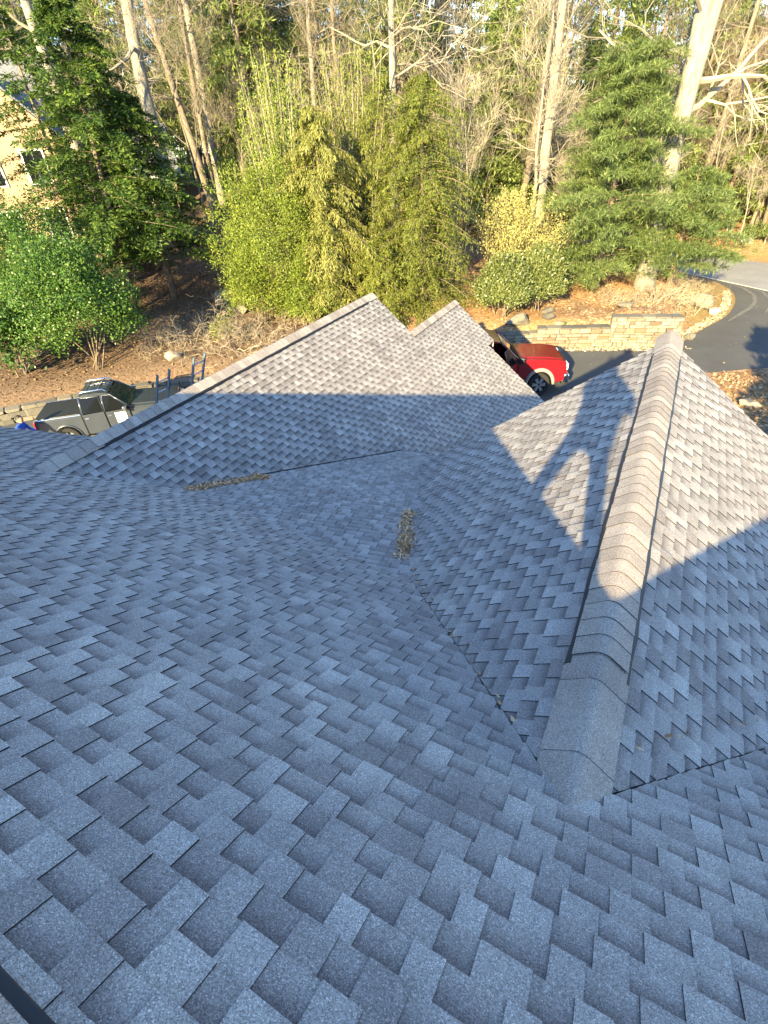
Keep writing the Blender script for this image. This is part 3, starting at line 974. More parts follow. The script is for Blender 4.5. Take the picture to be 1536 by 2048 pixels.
# ------------------------------------------------------------------ boulders
def boulder(name, loc, size, mat, label, rz=0.0, seed=0, group=None):
    bm = bmesh.new()
    bmesh.ops.create_icosphere(bm, subdivisions=3, radius=0.5)
    r_ = random.Random(seed)
    planes = [(Vector((r_.gauss(0, 1), r_.gauss(0, 1), r_.gauss(0, 1))).normalized(), r_.uniform(.26, .42)) for _ in range(11)]
    for v in bm.verts:
        for n_, d_ in planes:
            e = v.co.dot(n_) - d_
            if e > 0: v.co -= n_ * e * 0.85
        v.co += v.co.normalized() * r_.uniform(-.018, .018)
    for v in bm.verts: v.co = Vector((v.co.x * size[0], v.co.y * size[1], v.co.z * size[2]))
    me = bpy.data.meshes.new(name); bm.to_mesh(me); bm.free()
    o = link(name, me, mat, None)
    o.location = (loc[0], loc[1], hz(*loc[:2]) + size[2] * 0.28 + (loc[2] if len(loc) > 2 else 0))
    o.rotation_euler = (0, 0, rz)
    tag(o, label, 'boulder', group)
    return o
boulder('boulder', (-20.3, 20.6), (1.7, 1.3, 1.15), M['moss'], 'large mossy boulder on the shaded slope beside the lime shrubs', 0.4, 1)
boulder('boulder', (-21.5, 21.1), (0.95, 0.8, 0.8), M['moss'], 'smaller mossy rock uphill of the large mossy boulder', 1.0, 2)
boulder('boulder', (-19.4, 20.3), (0.75, 0.6, 0.5), M['greystone'], 'grey stone just right of the large mossy boulder', 0.2, 3)
boulder('boulder', (1.55, 33.2), (1.5, 1.0, 1.0), M['greystone'], 'dark pointed boulder on the grassy island at the driveway bend', -0.5, 4)
boulder('boulder', (2.35, 32.4), (0.8, 0.5, 0.45), simple('white_rock', (0.30, 0.28, 0.24), .9, var=.2), 'whitish stone next to the dark pointed island boulder', 0.3, 5)
boulder('boulder', (-6.2, 25.0), (1.35, 0.75, 0.75), M['greystone'], 'flat grey slab leaning above the low end of the retaining wall', 0.6, 6)
boulder('boulder', (-5.0, 26.1), (0.8, 0.5, 0.4), M['greystone'], 'small grey rock in the mulch behind the low wall section', 0.1, 7)
boulder('boulder', (-4.3, 25.7), (0.7, 0.45, 0.35), M['moss'], 'little moss-topped rock behind the low wall section', 0.9, 8)
boulder('boulder', (-5.3, 27.1), (0.9, 0.5, 0.35), M['greystone'], 'flat rock in the mulch below the clipped rhododendrons', 0.7, 9)
boulder('boulder', (-1.8, 28.6), (1.0, 0.4, 0.3), M['greystone'], 'thin flat stone half buried in the mulch behind the tall wall section', 0.2, 10)
boulder('boulder', (1.35, 27.9), (0.6, 0.45, 0.45), M['greystone'], 'grey stone at the right end of the retaining wall', 0.2, 11)
boulder('boulder', (3.5, 20.9), (0.9, 0.5, 0.35), simple('tan_rock', (0.24, 0.195, 0.14), .9, var=.2), 'tan flat rock on the mulch bed beside the house gable', 0.2, 12)
boulder('boulder', (4.1, 18.6), (0.9, 0.6, 0.5), M['greystone'], 'pale rock half hidden by the right roof gable', 0.5, 13)
boulder('boulder', (4.2, 50.2), (1.0, 0.7, 0.6), simple('pale_rock', (0.28, 0.255, 0.21), .9, var=.2), 'pale rock on the bank beyond the road', 0.5, 14)
boulder('boulder', (-19.0, 14.9), (0.8, 0.55, 0.5), simple('light_rock', (0.24, 0.21, 0.165), .9, var=.2), 'light stone lying on the litter behind the grey pickup bonnet', 0.5, 15)

# ------------------------------------------------------------------ dead leaves drifted in the roof valleys
def leaf_pile(pts, n, wd, hgt, label, nm='leaf_pile'):
    pts = np.array(pts, float)
    t = rng.beta(1.3, 1.1, n) * (len(pts) - 1)
    i = np.clip(t.astype(int), 0, len(pts) - 2); f = (t - i)[:, None]
    P = pts[i] * (1 - f) + pts[i + 1] * f
    r_ = rng.normal(0, 1, (n, 2))
    P[:, 0] += r_[:, 0] * wd * .5; P[:, 1] += r_[:, 1] * wd * .5
    z = np.maximum.reduce([zA(P[:, 0], P[:, 1]), zD(P[:, 0], P[:, 1]), np.where(P[:, 0] > -3.8, np.minimum(zBl(P[:, 0], P[:, 1]), zBr(P[:, 0], P[:, 1])), -9), np.where(P[:, 0] < -3.8, zCr(P[:, 0], P[:, 1]), -9)])
    P[:, 2] = z + 0.012 + np.abs(rng.normal(0, hgt, n)) * np.exp(-(r_ ** 2).sum(1) * .35)
    az = rng.uniform(0, 2 * np.pi, n)
    D = np.stack([np.cos(az), np.sin(az), rng.normal(0, .5, n)], 1)
    N = np.stack([rng.normal(0, .6, n), rng.normal(0, .6, n), np.ones(n)], 1)
    L = rng.uniform(.02, .06, n)
    o = link(nm, leaves(nm, P, D, N, L, L * rng.uniform(.15, .55, n), rng.uniform(0, 1, n) ** 1.2, M['pile']), M['pile'])
    tag(o, label, 'dead leaves', kind='stuff')
leaf_pile([(-5.85, 4.08, 0), (-5.72, 4.35, 0), (-5.6, 4.75, 0), (-5.42, 5.2, 0), (-5.35, 5.25, 0)], 1900, 0.13, 0.035, 'drift of dry leaves where the left wing meets the low valley roof')
leaf_pile([(-1.96, 3.74, 0), (-2.08, 4.05, 0), (-2.15, 4.2, 0), (-2.4, 4.75, 0), (-2.55, 5.15, 0)], 1300, 0.10, 0.035, 'drift of dry leaves in the valley beside the right wing')
leaf_pile([(-0.15, 1.55, 0), (-0.7, 2.25, 0), (-1.5, 3.25, 0), (-1.95, 3.8, 0)], 46, 0.03, 0.01, 'stray leaf scraps along the valley left of the vented ridge')
leaf_pile([(0.35, 1.62, 0), (0.7, 2.05, 0), (1.15, 2.6, 0), (1.5, 3.0, 0)], 30, 0.03, 0.01, 'stray leaf scraps along the valley right of the vented ridge')

# ------------------------------------------------------------------ vehicles
M['tyre'] = simple('tyre_rubber', (0.014, 0.014, 0.015), 0.8, spec=0.3)
M['rim'] = simple('alloy', (0.55, 0.56, 0.58), 0.3, metal=0.9)
M['chrome'] = simple('chrome', (0.75, 0.75, 0.77), 0.12, metal=1.0)
M['glass'] = simple('tinted_glass', (0.006, 0.007, 0.008), 0.10, spec=0.12)
M['glassw'] = simple('windscreen_glass', (0.020, 0.032, 0.024), 0.05, spec=0.5)
M['interior'] = simple('cab_interior', (0.012, 0.012, 0.013), 0.8)
M['red'] = simple('red_paint', (0.145, 0.004, 0.009), 0.3, spec=0.5, coat=0.5, var=.12, vscale=2)
M['grey'] = simple('grey_paint', (0.030, 0.037, 0.050), 0.3, metal=0.0, spec=0.5, coat=0.7, var=.15, vscale=2)
M['vinyl'] = simple('black_vinyl', (0.020, 0.021, 0.023), 0.45, spec=0.5, bump=0.15, bscale=8)
M['blackpl'] = simple('black_trim', (0.018, 0.018, 0.019), 0.5)
M['flare'] = simple('silver_flare', (0.20, 0.18, 0.155), 0.5, spec=0.4)
M['redlens'] = simple('red_lens', (0.55, 0.02, 0.025), 0.2, spec=0.6)
M['headlamp'] = simple('headlamp', (0.7, 0.72, 0.75), 0.08, spec=0.9)
M['white'] = simple('white_sign', (0.78, 0.78, 0.76), 0.5)
M['bluecloth'] = simple('blue_cloth', (0.02, 0.08, 0.42), 0.8, var=0.3, vscale=9)

def profile_solid(name, pts, y0, y1, mat, parent, bev=0.03, taper=None):
    bm = bmesh.new()
    a = [bm.verts.new((x, y0, z)) for x, z in pts]
    f = bm.faces.new(a)
    ex = bmesh.ops.extrude_face_region(bm, geom=[f])
    for v in ex['geom']:
        if isinstance(v, bmesh.types.BMVert): v.co.y = y1
    bmesh.ops.recalc_face_normals(bm, faces=bm.faces[:])
    if taper:
        for v in bm.verts:
            v.co.y *= taper(v.co.x, v.co.z)
    if bev:
        es = [e for e in bm.edges if len(e.link_faces) == 2 and e.calc_face_angle(0) > R(25)]
        bmesh.ops.bevel(bm, geom=es, offset=bev, segments=2, affect='EDGES', clamp_overlap=True)
    me = bpy.data.meshes.new(name); bm.to_mesh(me); bm.free()
    o = link(name, me, mat, parent, smooth=True)
    me.set_sharp_from_angle(angle=R(42))
    return o

def pane(name, pts, mat, parent, t=0.012):
    p = [Vector(q) for q in pts]
    n_ = (p[1] - p[0]).cross(p[2] - p[0]).normalized() * t
    k = len(p)
    b = MB(); b.add([tuple(q) for q in p] + [tuple(q + n_) for q in p], [list(range(k))[::-1], list(range(k, 2 * k))] + [[j, (j + 1) % k, (j + 1) % k + k, j + k] for j in range(k)])
    return build(b, name, mat, parent)

def bar(name, pts, r, mat, parent, n=6):
    b = MB(); b.tube(pts, [r] * len(pts), n)
    return build(b, name, mat, parent, smooth=True)

def wheel(parent, x, y, r=0.39, wd=0.26):
    b = MB()
    prof = [(0.0, -.42), (.62, -.42), (.66, -.5), (.93, -.5), (1.0, -.38), (1.0, .38), (.93, .5), (.66, .5), (.62, .42)]
    n = 28
    s = 1 if y > 0 else -1
    for i in range(n):
        a0 = 2 * math.pi * i / n
        for rr, yy in prof[1:]:
            b.v.append((x + r * rr * math.cos(a0), y + yy * wd, r + r * rr * math.sin(a0))); b.c.append((.5, 0, 0, 1))
    k = len(prof) - 1
    for i in range(n):
        for j in range(k - 1):
            b.f.append([i * k + j, i * k + j + 1, ((i + 1) % n) * k + j + 1, ((i + 1) % n) * k + j]); b.m.append(0)
    tyre = build(b, 'tyre', M['tyre'], parent)
    rb = MB()
    yo = y + s * wd * 0.30
    for i in range(6):
        a0 = 2 * math.pi * i / 6
        c = Vector((x + math.cos(a0) * r * .33, yo, r + math.sin(a0) * r * .33))
        d = Vector((math.cos(a0), 0, math.sin(a0))); e = Vector((-math.sin(a0), 0, math.cos(a0))); u_ = Vector((0, 1, 0))
        vs = []
        for p_, q_, o_ in ((-.22, .05, -.03), (-.22, -.05, -.03), (.26, -.09, -.03), (.26, .09, -.03), (-.22, .05, .03), (-.22, -.05, .03), (.26, -.09, .03), (.26, .09, .03)):
            vs.append(tuple(c + d * p_ * r + e * q_ * r * 1.6 + u_ * o_))
        rb.add(vs, [[0, 1, 2, 3], [7, 6, 5, 4], [0, 4, 5, 1], [1, 5, 6, 2], [2, 6, 7, 3], [3, 7, 4, 0]])
    rim = build(rb, 'rim', M['rim'], tyre)
    disc = MB()
    disc.tube([(x, y - s * wd * .1, r), (x, y + s * wd * .12, r)], [r * .6, r * .6], 20)
    build(disc, 'wheel_disc', M['blackpl'], tyre)

def arch(cx, cz, rr, a0=180, a1=0, n=9):
    return [(cx + rr * math.cos(R(a0 + (a1 - a0) * i / (n - 1))), max(0.42, cz + rr * math.sin(R(a0 + (a1 - a0) * i / (n - 1))))) for i in range(n)]

def pickup(label, loc, rz, sc, paint, open_door=False, cover=True, rack=True, sign=False, flare=None, zs=1.0):
    t = tag(empty('pickup_truck', loc, rz), label, 'pickup truck')
    t.scale = (sc, sc, sc * zs)
    W = 0.93
    tp = lambda x, z: 1.0 - 0.05 * max(0, z - 0.8) - (0.07 * max(0, x - 2.1) if x > 2.1 else 0)
    nose = profile_solid('front_body', [(0.80, 0.45)] + arch(1.66, 0.40, 0.49) + [(2.45, 0.48), (2.60, 0.55), (2.63, 0.95), (2.52, 1.12), (2.0, 1.19), (0.80, 1.24)], -W, W, paint, t, 0.045, tp)
    # raised hood centre
    profile_solid('bonnet', [(0.86, 1.19), (2.46, 1.08), (2.46, 1.135), (2.0, 1.215), (0.86, 1.275)], -0.70, 0.70, paint, nose, 0.03)
    bed = profile_solid('cargo_bed', [(-2.62, 0.50)] + arch(-1.62, 0.40, 0.49) + [(-0.92, 0.45), (-0.92, 1.16), (-2.62, 1.16)], -W, W, paint, t, 0.03, tp)
    if cover:
        bevelbox('tonneau_cover', (1.62, 1.66, 0.05), M['vinyl'], bed, (-1.79, 0, 1.185), 0.02)
        for s in (-1, 1): bevelbox('bed_rail', (1.66, 0.05, 0.035), M['chrome'], bed, (-1.78, s * 0.885, 1.18), 0.012)
    else:
        bevelbox('bed_floor', (1.6, 1.6, 0.04), M['vinyl'], bed, (-1.78, 0, 1.175), 0.01)
    # cab tub, roof, pillars
    bevelbox('cab_floor', (1.74, 1.76, 0.12), M['interior'], t, (-0.06, 0, 0.50), 0.02)
    bevelbox('cab_rear_panel', (0.06, 1.72, 0.66), paint, t, (-0.90, 0, 0.84), 0.02)
    roof = profile_solid('cab_roof', [(-0.86, 1.70), (0.18, 1.72), (0.20, 1.745), (-0.15, 1.80), (-0.65, 1.795), (-0.88, 1.74)], -0.70, 0.70, paint, t, 0.025)
    for s in (-1, 1):
        bar('pillar', [(0.86, s * .83, 1.20), (0.50, s * .77, 1.50), (0.20, s * .68, 1.73)], 0.035, paint, t)
        bar('pillar', [(-0.08, s * .86, 1.16), (-0.10, s * .69, 1.73)], 0.035, paint, t)
        bar('pillar', [(-0.90, s * .86, 1.16), (-0.86, s * .69, 1.73)], 0.055, paint, t)
    pane('windscreen', [(0.83, -.80, 1.215), (0.83, .80, 1.215), (0.22, .66, 1.715), (0.22, -.66, 1.715)], M['glassw'], t)
    pane('rear_window', [(-0.905, .78, 1.19), (-0.905, -.78, 1.19), (-0.875, -.64, 1.70), (-0.875, .64, 1.70)], M['glass'], t)
    bevelbox('dashboard', (0.25, 1.6, 0.25), M['interior'], t, (0.70, 0, 1.05), 0.05)
    for sx, nm in ((0.10, 'seat'), (-0.62, 'rear_seat')):
        for sy in ((-.42, .42) if nm == 'seat' else (0,)):
            wd = 0.55 if nm == 'seat' else 1.5
            st = bevelbox(nm, (0.5, wd, 0.2), M['interior'], t, (sx, sy, 0.68), 0.05)
            bevelbox('backrest', (0.14, wd, 0.62), M['interior'], st, (-0.25, 0, 0.40), 0.05)
    def door(s, x0, x1, hinge=None, ang=0, plain=False):
        hx, hy = (x1, s * 0.90)
        d = empty('door', (hx, hy, 0)); d.parent = t
        d.rotation_euler = (0, 0, ang)
        ln = x1 - x0 - 0.018
        skin = profile_solid('door_panel', [(-ln, 0.46), (-0.01, 0.46), (-0.01, 1.20), (-ln, 1.17)], s * -0.03, s * 0.03, paint, d, 0.012)
        front = x1 > 0.5
        b0, b1 = ((0.02, -0.52) if front else (-0.03, -0.08))
        q = [(-ln + .03, -s * .02, 1.19), (b0 - 0.03, -s * .02, 1.20), (b1 - .02, -s * .19, 1.69), (-ln + .05, -s * .20, 1.69)]
        if s < 0: q = [q[1], q[0], q[3], q[2]]
        if s < 0: q = q[::-1]; q = [q[2], q[3], q[0], q[1]]
        g_ = pane('side_window', q, M['glass'], d)
        fr = MB()
        pts = [(-ln, -s * .02, 1.18), (-ln + .02, -s * .20, 1.70), (b1, -s * .19, 1.70), (b0, -s * .02, 1.20)]
        fr.tube(pts, [0.022] * 4, 5)
        build(fr, 'window_frame', paint, d, smooth=True)
        bevelbox('door_handle', (0.15, 0.03, 0.035), M['chrome'], d, (-ln + .14, s * 0.045, 1.03), 0.008)
        if front:
            mr = bevelbox('mirror', (0.14, 0.24, 0.20), M['chrome'] if not open_door else M['blackpl'], d, (-0.10, s * 0.17, 1.27), 0.04)
            bevelbox('mirror_arm', (0.05, 0.16, 0.05), M['blackpl'], mr, (0, -s * 0.12, -0.08), 0.01)
        if ang: bevelbox('door_trim', (ln - .1, 0.03, 0.6), M['interior'], d, (-ln / 2, -s * 0.04, 0.82), 0.01)
        return d
    d1 = door(-1, -0.09, 0.80, ang=R(58) if open_door else 0)
    door(1, -0.09, 0.80); door(-1, -0.92, -0.10); door(1, -0.92, -0.10)
    if sign:
        bevelbox('door_sign', (0.40, 0.008, 0.42), M['white'], d1, (-0.36, -0.042, 0.90), 0.0)
    for x in (1.66, -1.62):
        for s in (-1, 1): wheel(t, x, s * 0.80)
    for x in (1.66, -1.62):
        for s in (-1, 1):
            pts = [(px, s * 0.935, pz) for px, pz in arch(x, 0.40, 0.50, 178, 2, 12)]
            bar('wheel_arch_trim', pts, 0.035 if not flare else 0.065, flare or paint, t, 6)
    bevelbox('front_bumper', (0.20, 1.84, 0.26), M['chrome'] if flare else paint, t, (2.62, 0, 0.58), 0.05)
    bevelbox('lower_valance', (0.16, 1.6, 0.16), M['blackpl'], t, (2.58, 0, 0.40), 0.03)
    gr_ = bevelbox('grille', (0.06, 1.10, 0.30), M['blackpl'], t, (2.635, 0, 0.90), 0.02)
    for k in range(3): bevelbox('grille_bar', (0.03, 1.06, 0.03), M['chrome'], gr_, (0.025, 0, -.09 + k * .09), 0.008)
    for s in (-1, 1):
        bevelbox('headlight', (0.10, 0.30, 0.22), M['headlamp'], t, (2.60, s * .70, 0.93), 0.03)
        bevelbox('taillight', (0.06, 0.14, 0.38), M['redlens'], t, (-2.62, s * .84, 0.95), 0.02)
    bevelbox('rear_bumper', (0.18, 1.80, 0.18), M['chrome'], t, (-2.68, 0, 0.52), 0.04)
    bevelbox('running_board', (1.7, 0.16, 0.06), M['blackpl'], t, (-0.06, -0.93, 0.40), 0.02)
    if rack:
        for s in (-1, 1):
            rl = bar('roof_rail', [(-0.82, s * .60, 1.80), (-0.70, s * .60, 1.87), (0.02, s * .60, 1.88), (0.14, s * .60, 1.79)], 0.028, M['chrome'], t)
        for x in (-0.55, -0.1):
            bar('cross_bar', [(x, -.60, 1.87), (x, .60, 1.87)], 0.016, M['blackpl'], t)
    return t

h1 = Vector((0.745, 0.667, 0)); l1 = Vector((-0.667, 0.745, 0))
pc = Vector((-18.45, 7.95, 0)) + h1 * 2.47 + l1 * 0.86
pickup('dark grey crew-cab pickup with roof rails and a covered bed', (pc.x, pc.y, 0.012), math.atan2(h1.y, h1.x), 0.93, M['grey'], sign=True, zs=1.10)
h2 = Vector((0.89, 0.45, 0)).normalized(); l2 = Vector((-h2.y, h2.x, 0))
pr_ = Vector((-3.35, 19.25, 0)) - h2 * (1.66 * 1.06 + 0.38) + l2 * 0.80 * 1.06
pickup('bright red pickup with its front side door standing open', (pr_.x, pr_.y, 0.012), math.atan2(h2.y, h2.x), 1.06, M['red'], open_door=True, cover=False, rack=False, flare=M['flare'], zs=1.14)

# ------------------------------------------------------------------ ladders leaning on the left wing's eave
M['fibreglass'] = simple('blue_fibreglass', (0.055, 0.085, 0.115), 0.55)
M['alu'] = simple('ladder_rung', (0.45, 0.48, 0.52), 0.4, metal=0.6)
def ladder(p0, p1, t0, t1, label):
    """p0,p1 feet; t0,t1 tops of the two rails"""
    root = tag(empty('ladder', (Vector(p0) + Vector(p1)) / 2), label, 'ladder')
    o_ = root.location
    rails = []
    for p, q in ((p0, t0), (p1, t1)):
        p, q = Vector(p), Vector(q)
        d = (q - p).normalized(); side = (Vector(p1) - Vector(p0)).normalized(); nrm = d.cross(side).normalized()
        vs = []
        for e in (p, q):
            for a_, b_ in ((-.014, -.03), (.014, -.03), (.014, .03), (-.014, .03)):
                vs.append(tuple(e + side * a_ + nrm * b_ - o_))
        b = MB(); b.add(vs, [[0, 1, 2, 3], [7, 6, 5, 4], [0, 4, 5, 1], [1, 5, 6, 2], [2, 6, 7, 3], [3, 7, 4, 0]])
        build(b, 'rail', M['fibreglass'], root)
    L_ = (Vector(t0) - Vector(p0)).length
    k = int(L_ / 0.305)
    for i in range(1, k + 1):
        f = i * 0.305 / L_
        if f > 0.985: break
        a_ = Vector(p0).lerp(Vector(t0), f) - o_; c_ = Vector(p1).lerp(Vector(t1), f) - o_
        bar('rung', [tuple(a_), tuple(c_)], 0.017, M['alu'], root, 6)
    return root
ladder((-12.15, 7.22, 0.012), (-12.15, 7.60, 0.012), (-10.55, 7.66, 4.18), (-10.55, 8.04, 4.18), 'blue ladder at the left eave nearer the main roof')
ladder((-12.15, 8.46, 0.012), (-12.15, 8.84, 0.012), (-10.55, 8.88, 4.18), (-10.55, 9.28, 4.18), 'blue ladder at the left eave with a blue tarp at its side')
# blue tarp folded over the eave
nx_, ny_ = 14, 5
vs = []
for i in range(nx_):
    for j in range(ny_):
        y = 8.55 + 1.35 * i / (nx_ - 1); x_ = -10.65 + 0.55 * j / (ny_ - 1)
        vs.append((x_, y, max(zCl(x_, 0), zCl(-10.3, 0)) + 0.95 + 0.06 * math.sin(i * 1.9) + .05 * math.sin(j * 2.3 + i) - (0.35 * (1 - j / (ny_ - 1)))))
b = MB(); b.add(vs, [[i * ny_ + j, (i + 1) * ny_ + j, (i + 1) * ny_ + j + 1, i * ny_ + j + 1] for i in range(nx_ - 1) for j in range(ny_ - 1)])
tp_ = build(b, 'tarp', simple('tarp_blue', (0.10, 0.17, 0.36), 0.5, var=.3), None, smooth=True)
sm = tp_.modifiers.new('thickness', 'SOLIDIFY'); sm.thickness = 0.02
tag(tp_, 'crumpled blue tarp hung beside the further ladder', 'tarp')
# red fuel can on the driveway edge
fc = tag(empty('fuel_can', (-13.4, 10.0, 0.012)), 'small red can standing beyond the ladders', 'can')
bevelbox('can_body', (0.32, 0.22, 0.36), M['redlens'], fc, (0, 0, 0.18), 0.04)
bar('can_handle', [(-.1, 0, .36), (-.06, 0, .43), (.06, 0, .43), (.1, 0, .36)], 0.018, M['redlens'], fc)
bar('spout', [(.1, 0, .34), (.2, 0, .46)], 0.02, M['blackpl'], fc)

# ------------------------------------------------------------------ people
def skin_body(name, joints, edges, mat, parent, root=0, sub=2):
    me = bpy.data.meshes.new(name)
    me.from_pydata([j[0] for j in joints], edges, [])
    o = link(name, me, mat, parent)
    sk = o.modifiers.new('skin', 'SKIN')
    sk.use_smooth_shade = True
    for v, j in zip(me.skin_vertices[0].data, joints):
        v.radius = j[1] if isinstance(j[1], tuple) else (j[1], j[1])
        v.use_root = False
    me.skin_vertices[0].data[root].use_root = True
    sb = o.modifiers.new('sub', 'SUBSURF'); sb.levels = sub; sb.render_levels = sub
    dg = bpy.context.evaluated_depsgraph_get()
    ev = bpy.data.meshes.new_from_object(o.evaluated_get(dg))
    ev.name = name
    o.modifiers.clear()
    o.data = ev
    if not ev.materials: ev.materials.append(mat)
    ev.polygons.foreach_set('use_smooth', [True] * len(ev.polygons))
    return o
M['skin'] = simple('skin', (0.45, 0.27, 0.18), 0.5)
M['hair'] = simple('dark_hair', (0.015, 0.011, 0.009), 0.6)
M['denim'] = simple('denim', (0.045, 0.06, 0.10), 0.85)
M['jacket'] = simple('work_jacket', (0.06, 0.06, 0.065), 0.85)

def head(parent, c, rz, r=0.115, mat_hair=M['hair'], cap=False):
    bm = bmesh.new()
    bmesh.ops.create_uvsphere(bm, u_segments=20, v_segments=14, radius=r)
    for v in bm.verts:
        v.co.z *= 1.22; v.co.x *= 0.86; v.co.y *= 1.0
        if v.co.z < -0.05: v.co.x *= 0.82; v.co.y = v.co.y * 0.85 + 0.012
    me = bpy.data.meshes.new('head'); bm.to_mesh(me); bm.free()
    hd = link('head', me, M['skin'], parent, c, smooth=True); hd.rotation_euler = (0, 0, rz)
    bm = bmesh.new(); bmesh.ops.create_uvsphere(bm, u_segments=20, v_segments=14, radius=r * 1.06)
    bmesh.ops.delete(bm, geom=[v for v in bm.verts if v.co.z < -0.02 + 0.9 * max(0, v.co.y)], context='VERTS')
    for v in bm.verts: v.co.z *= 1.22; v.co.x *= 0.88
    me = bpy.data.meshes.new('hair'); bm.to_mesh(me); bm.free()
    link('hair', me, mat_hair, hd, smooth=True)
    bevelbox('nose', (0.028, 0.04, 0.045), M['skin'], hd, (0, r * 1.0, -0.015), 0.012)
    for s in (-1, 1):
        bevelbox('ear', (0.02, 0.04, 0.06), M['skin'], hd, (s * r * .88, 0, -0.01), 0.008)
        bevelbox('eye', (0.026, 0.012, 0.012), M['interior'], hd, (s * .038, r * .93, 0.012), 0.004)
    bevelbox('mouth', (0.05, 0.012, 0.012), simple('lips', (0.3, 0.1, 0.08)), hd, (0, r * .86, -0.065), 0.004)
    return hd

def hand(parent, c, d, up, s=1.0, curl=0.6, mat=None):
    """palm and five bent fingers; d points from wrist to finger tips, up is the palm's back"""
    d = Vector(d).normalized(); up = Vector(up); up = (up - d * up.dot(d)).normalized(); sd_ = d.cross(up)
    c = Vector(c)
    J = [(tuple(c), 0.026), (tuple(c + d * 0.045), (0.034, 0.018))]; E_ = [(0, 1)]
    for k, ln in enumerate((0.072, 0.082, 0.076, 0.058)):
        b0 = c + d * 0.085 + sd_ * (k - 1.5) * 0.021
        J.append((tuple(b0), 0.0095)); i = len(J) - 1; E_.append((1, i))
        p1 = b0 + d * ln * .5 - up * ln * curl * .25; p2 = p1 + d * ln * (.5 - curl * .35) - up * ln * curl * .45
        J.append((tuple(p1), 0.0085)); J.append((tuple(p2), 0.0075)); E_ += [(i, i + 1), (i + 1, i + 2)]
    th = c + d * 0.03 - sd_ * 0.035
    J.append((tuple(th), 0.012)); i = len(J) - 1; E_.append((1, i))
    J.append((tuple(th + d * .03 - sd_ * .025 - up * .01), 0.0095)); J.append((tuple(th + d * .06 - sd_ * .03 - up * .025), 0.008)); E_ += [(i, i + 1), (i + 1, i + 2)]
    return skin_body('hand', J, E_, M['skin'], parent, 0, 1)

# the photographer on the ridge (only the shadow falls into the picture)
zr = 7.22
ph = tag(empty('person', (0.0, -0.62, zr - 0.28)), 'person standing astride the main roof ridge taking the picture, seen as a long shadow', 'person')
o0 = Vector(ph.location)
J = [((0.01, -.62, 7.93), 0.155), ((-.14, -.62, 7.84), 0.10), ((-.35, -.66, 7.42), 0.075), ((-.52, -.70, 7.06), 0.068), ((-.54, -.60, 7.03), 0.055),
     ((.14, -.62, 7.84), 0.10), ((.19, -.60, 7.42), 0.075), ((.24, -.64, 7.08), 0.068), ((.24, -.52, 7.05), 0.055),
     ((.04, -.58, 8.03), (0.21, 0.17)), ((.07, -.52, 8.24), (0.27, 0.17)), ((.06, -.46, 8.40), (0.22, 0.16)),
     ((-.13, -.48, 8.26), 0.10), ((-.20, -.36, 8.20), 0.085), ((-.04, -.17, 8.38), 0.055),
     ((.27, -.44, 8.26), 0.10), ((.34, -.32, 8.20), 0.085), ((.12, -.13, 8.38), 0.055)]
E_ = [(0, 1), (1, 2), (2, 3), (3, 4), (0, 5), (5, 6), (6, 7), (7, 8), (0, 9), (9, 10), (10, 11), (10, 12), (12, 13), (13, 14), (10, 15), (15, 16), (16, 17)]
skin_body('body', [(tuple(Vector(p) - o0), r_) for p, r_ in J], E_, M['jacket'], ph)
head(ph, Vector((0.06, -.42, 8.47)) - o0, YAW)
hand(ph, Vector((-.045, -.13, 8.40)) - o0, (0.05, .02, 1), (-1, 0, 0), curl=0.8)
hand(ph, Vector((.105, -.09, 8.40)) - o0, (-.05, .02, 1), (1, 0, 0), curl=0.8)
phone = bevelbox('phone', (0.15, 0.009, 0.075), M['interior'], None, (0.03, -0.055, 8.585), 0.003)
phone.rotation_euler = (-PITCH, 0, YAW)
tag(phone, 'black phone held up in both hands above the roof ridge', 'phone')

# worker in blue beyond the roof edge, by the tail of the grey pickup
pw = tag(empty('person', (-18.3, 7.4, 0.012)), 'person in a bright blue top standing at the grey pickup tail', 'person')
J = [((0, 0, .92), 0.14), ((0, .10, .88), 0.11), ((.03, .13, .48), 0.075), ((0, .14, .09), 0.055), ((.12, .15, .05), 0.05), ((0, -.10, .88), 0.11), ((.02, -.13, .48), 0.075), ((-.02, -.14, .09), 0.055), ((.10, -.15, .05), 0.05)]
skin_body('legs', J, [(0, 1), (1, 2), (2, 3), (3, 4), (0, 5), (5, 6), (6, 7), (7, 8)], M['denim'], pw)
J = [((0, 0, .95), 0.15), ((.05, 0, 1.18), 0.16), ((.12, 0, 1.38), (0.15, 0.19)), ((.15, 0, 1.46), 0.07), ((.12, .20, 1.37), 0.07), ((.20, .27, 1.12), 0.052), ((.42, .22, 1.02), 0.042), ((.12, -.20, 1.37), 0.07), ((.22, -.27, 1.12), 0.052), ((.44, -.2, 1.05), 0.042)]
skin_body('shirt', J, [(0, 1), (1, 2), (2, 3), (2, 4), (4, 5), (5, 6), (2, 7), (7, 8), (8, 9)], M['bluecloth'], pw)
head(pw, (0.20, 0, 1.60), R(-90))
hand(pw, (.43, .22, 1.01), (1, 0, -.2), (0, 0, 1)); hand(pw, (.45, -.2, 1.04), (1, 0, -.2), (0, 0, 1))
pw.rotation_euler = (0, 0, R(35))

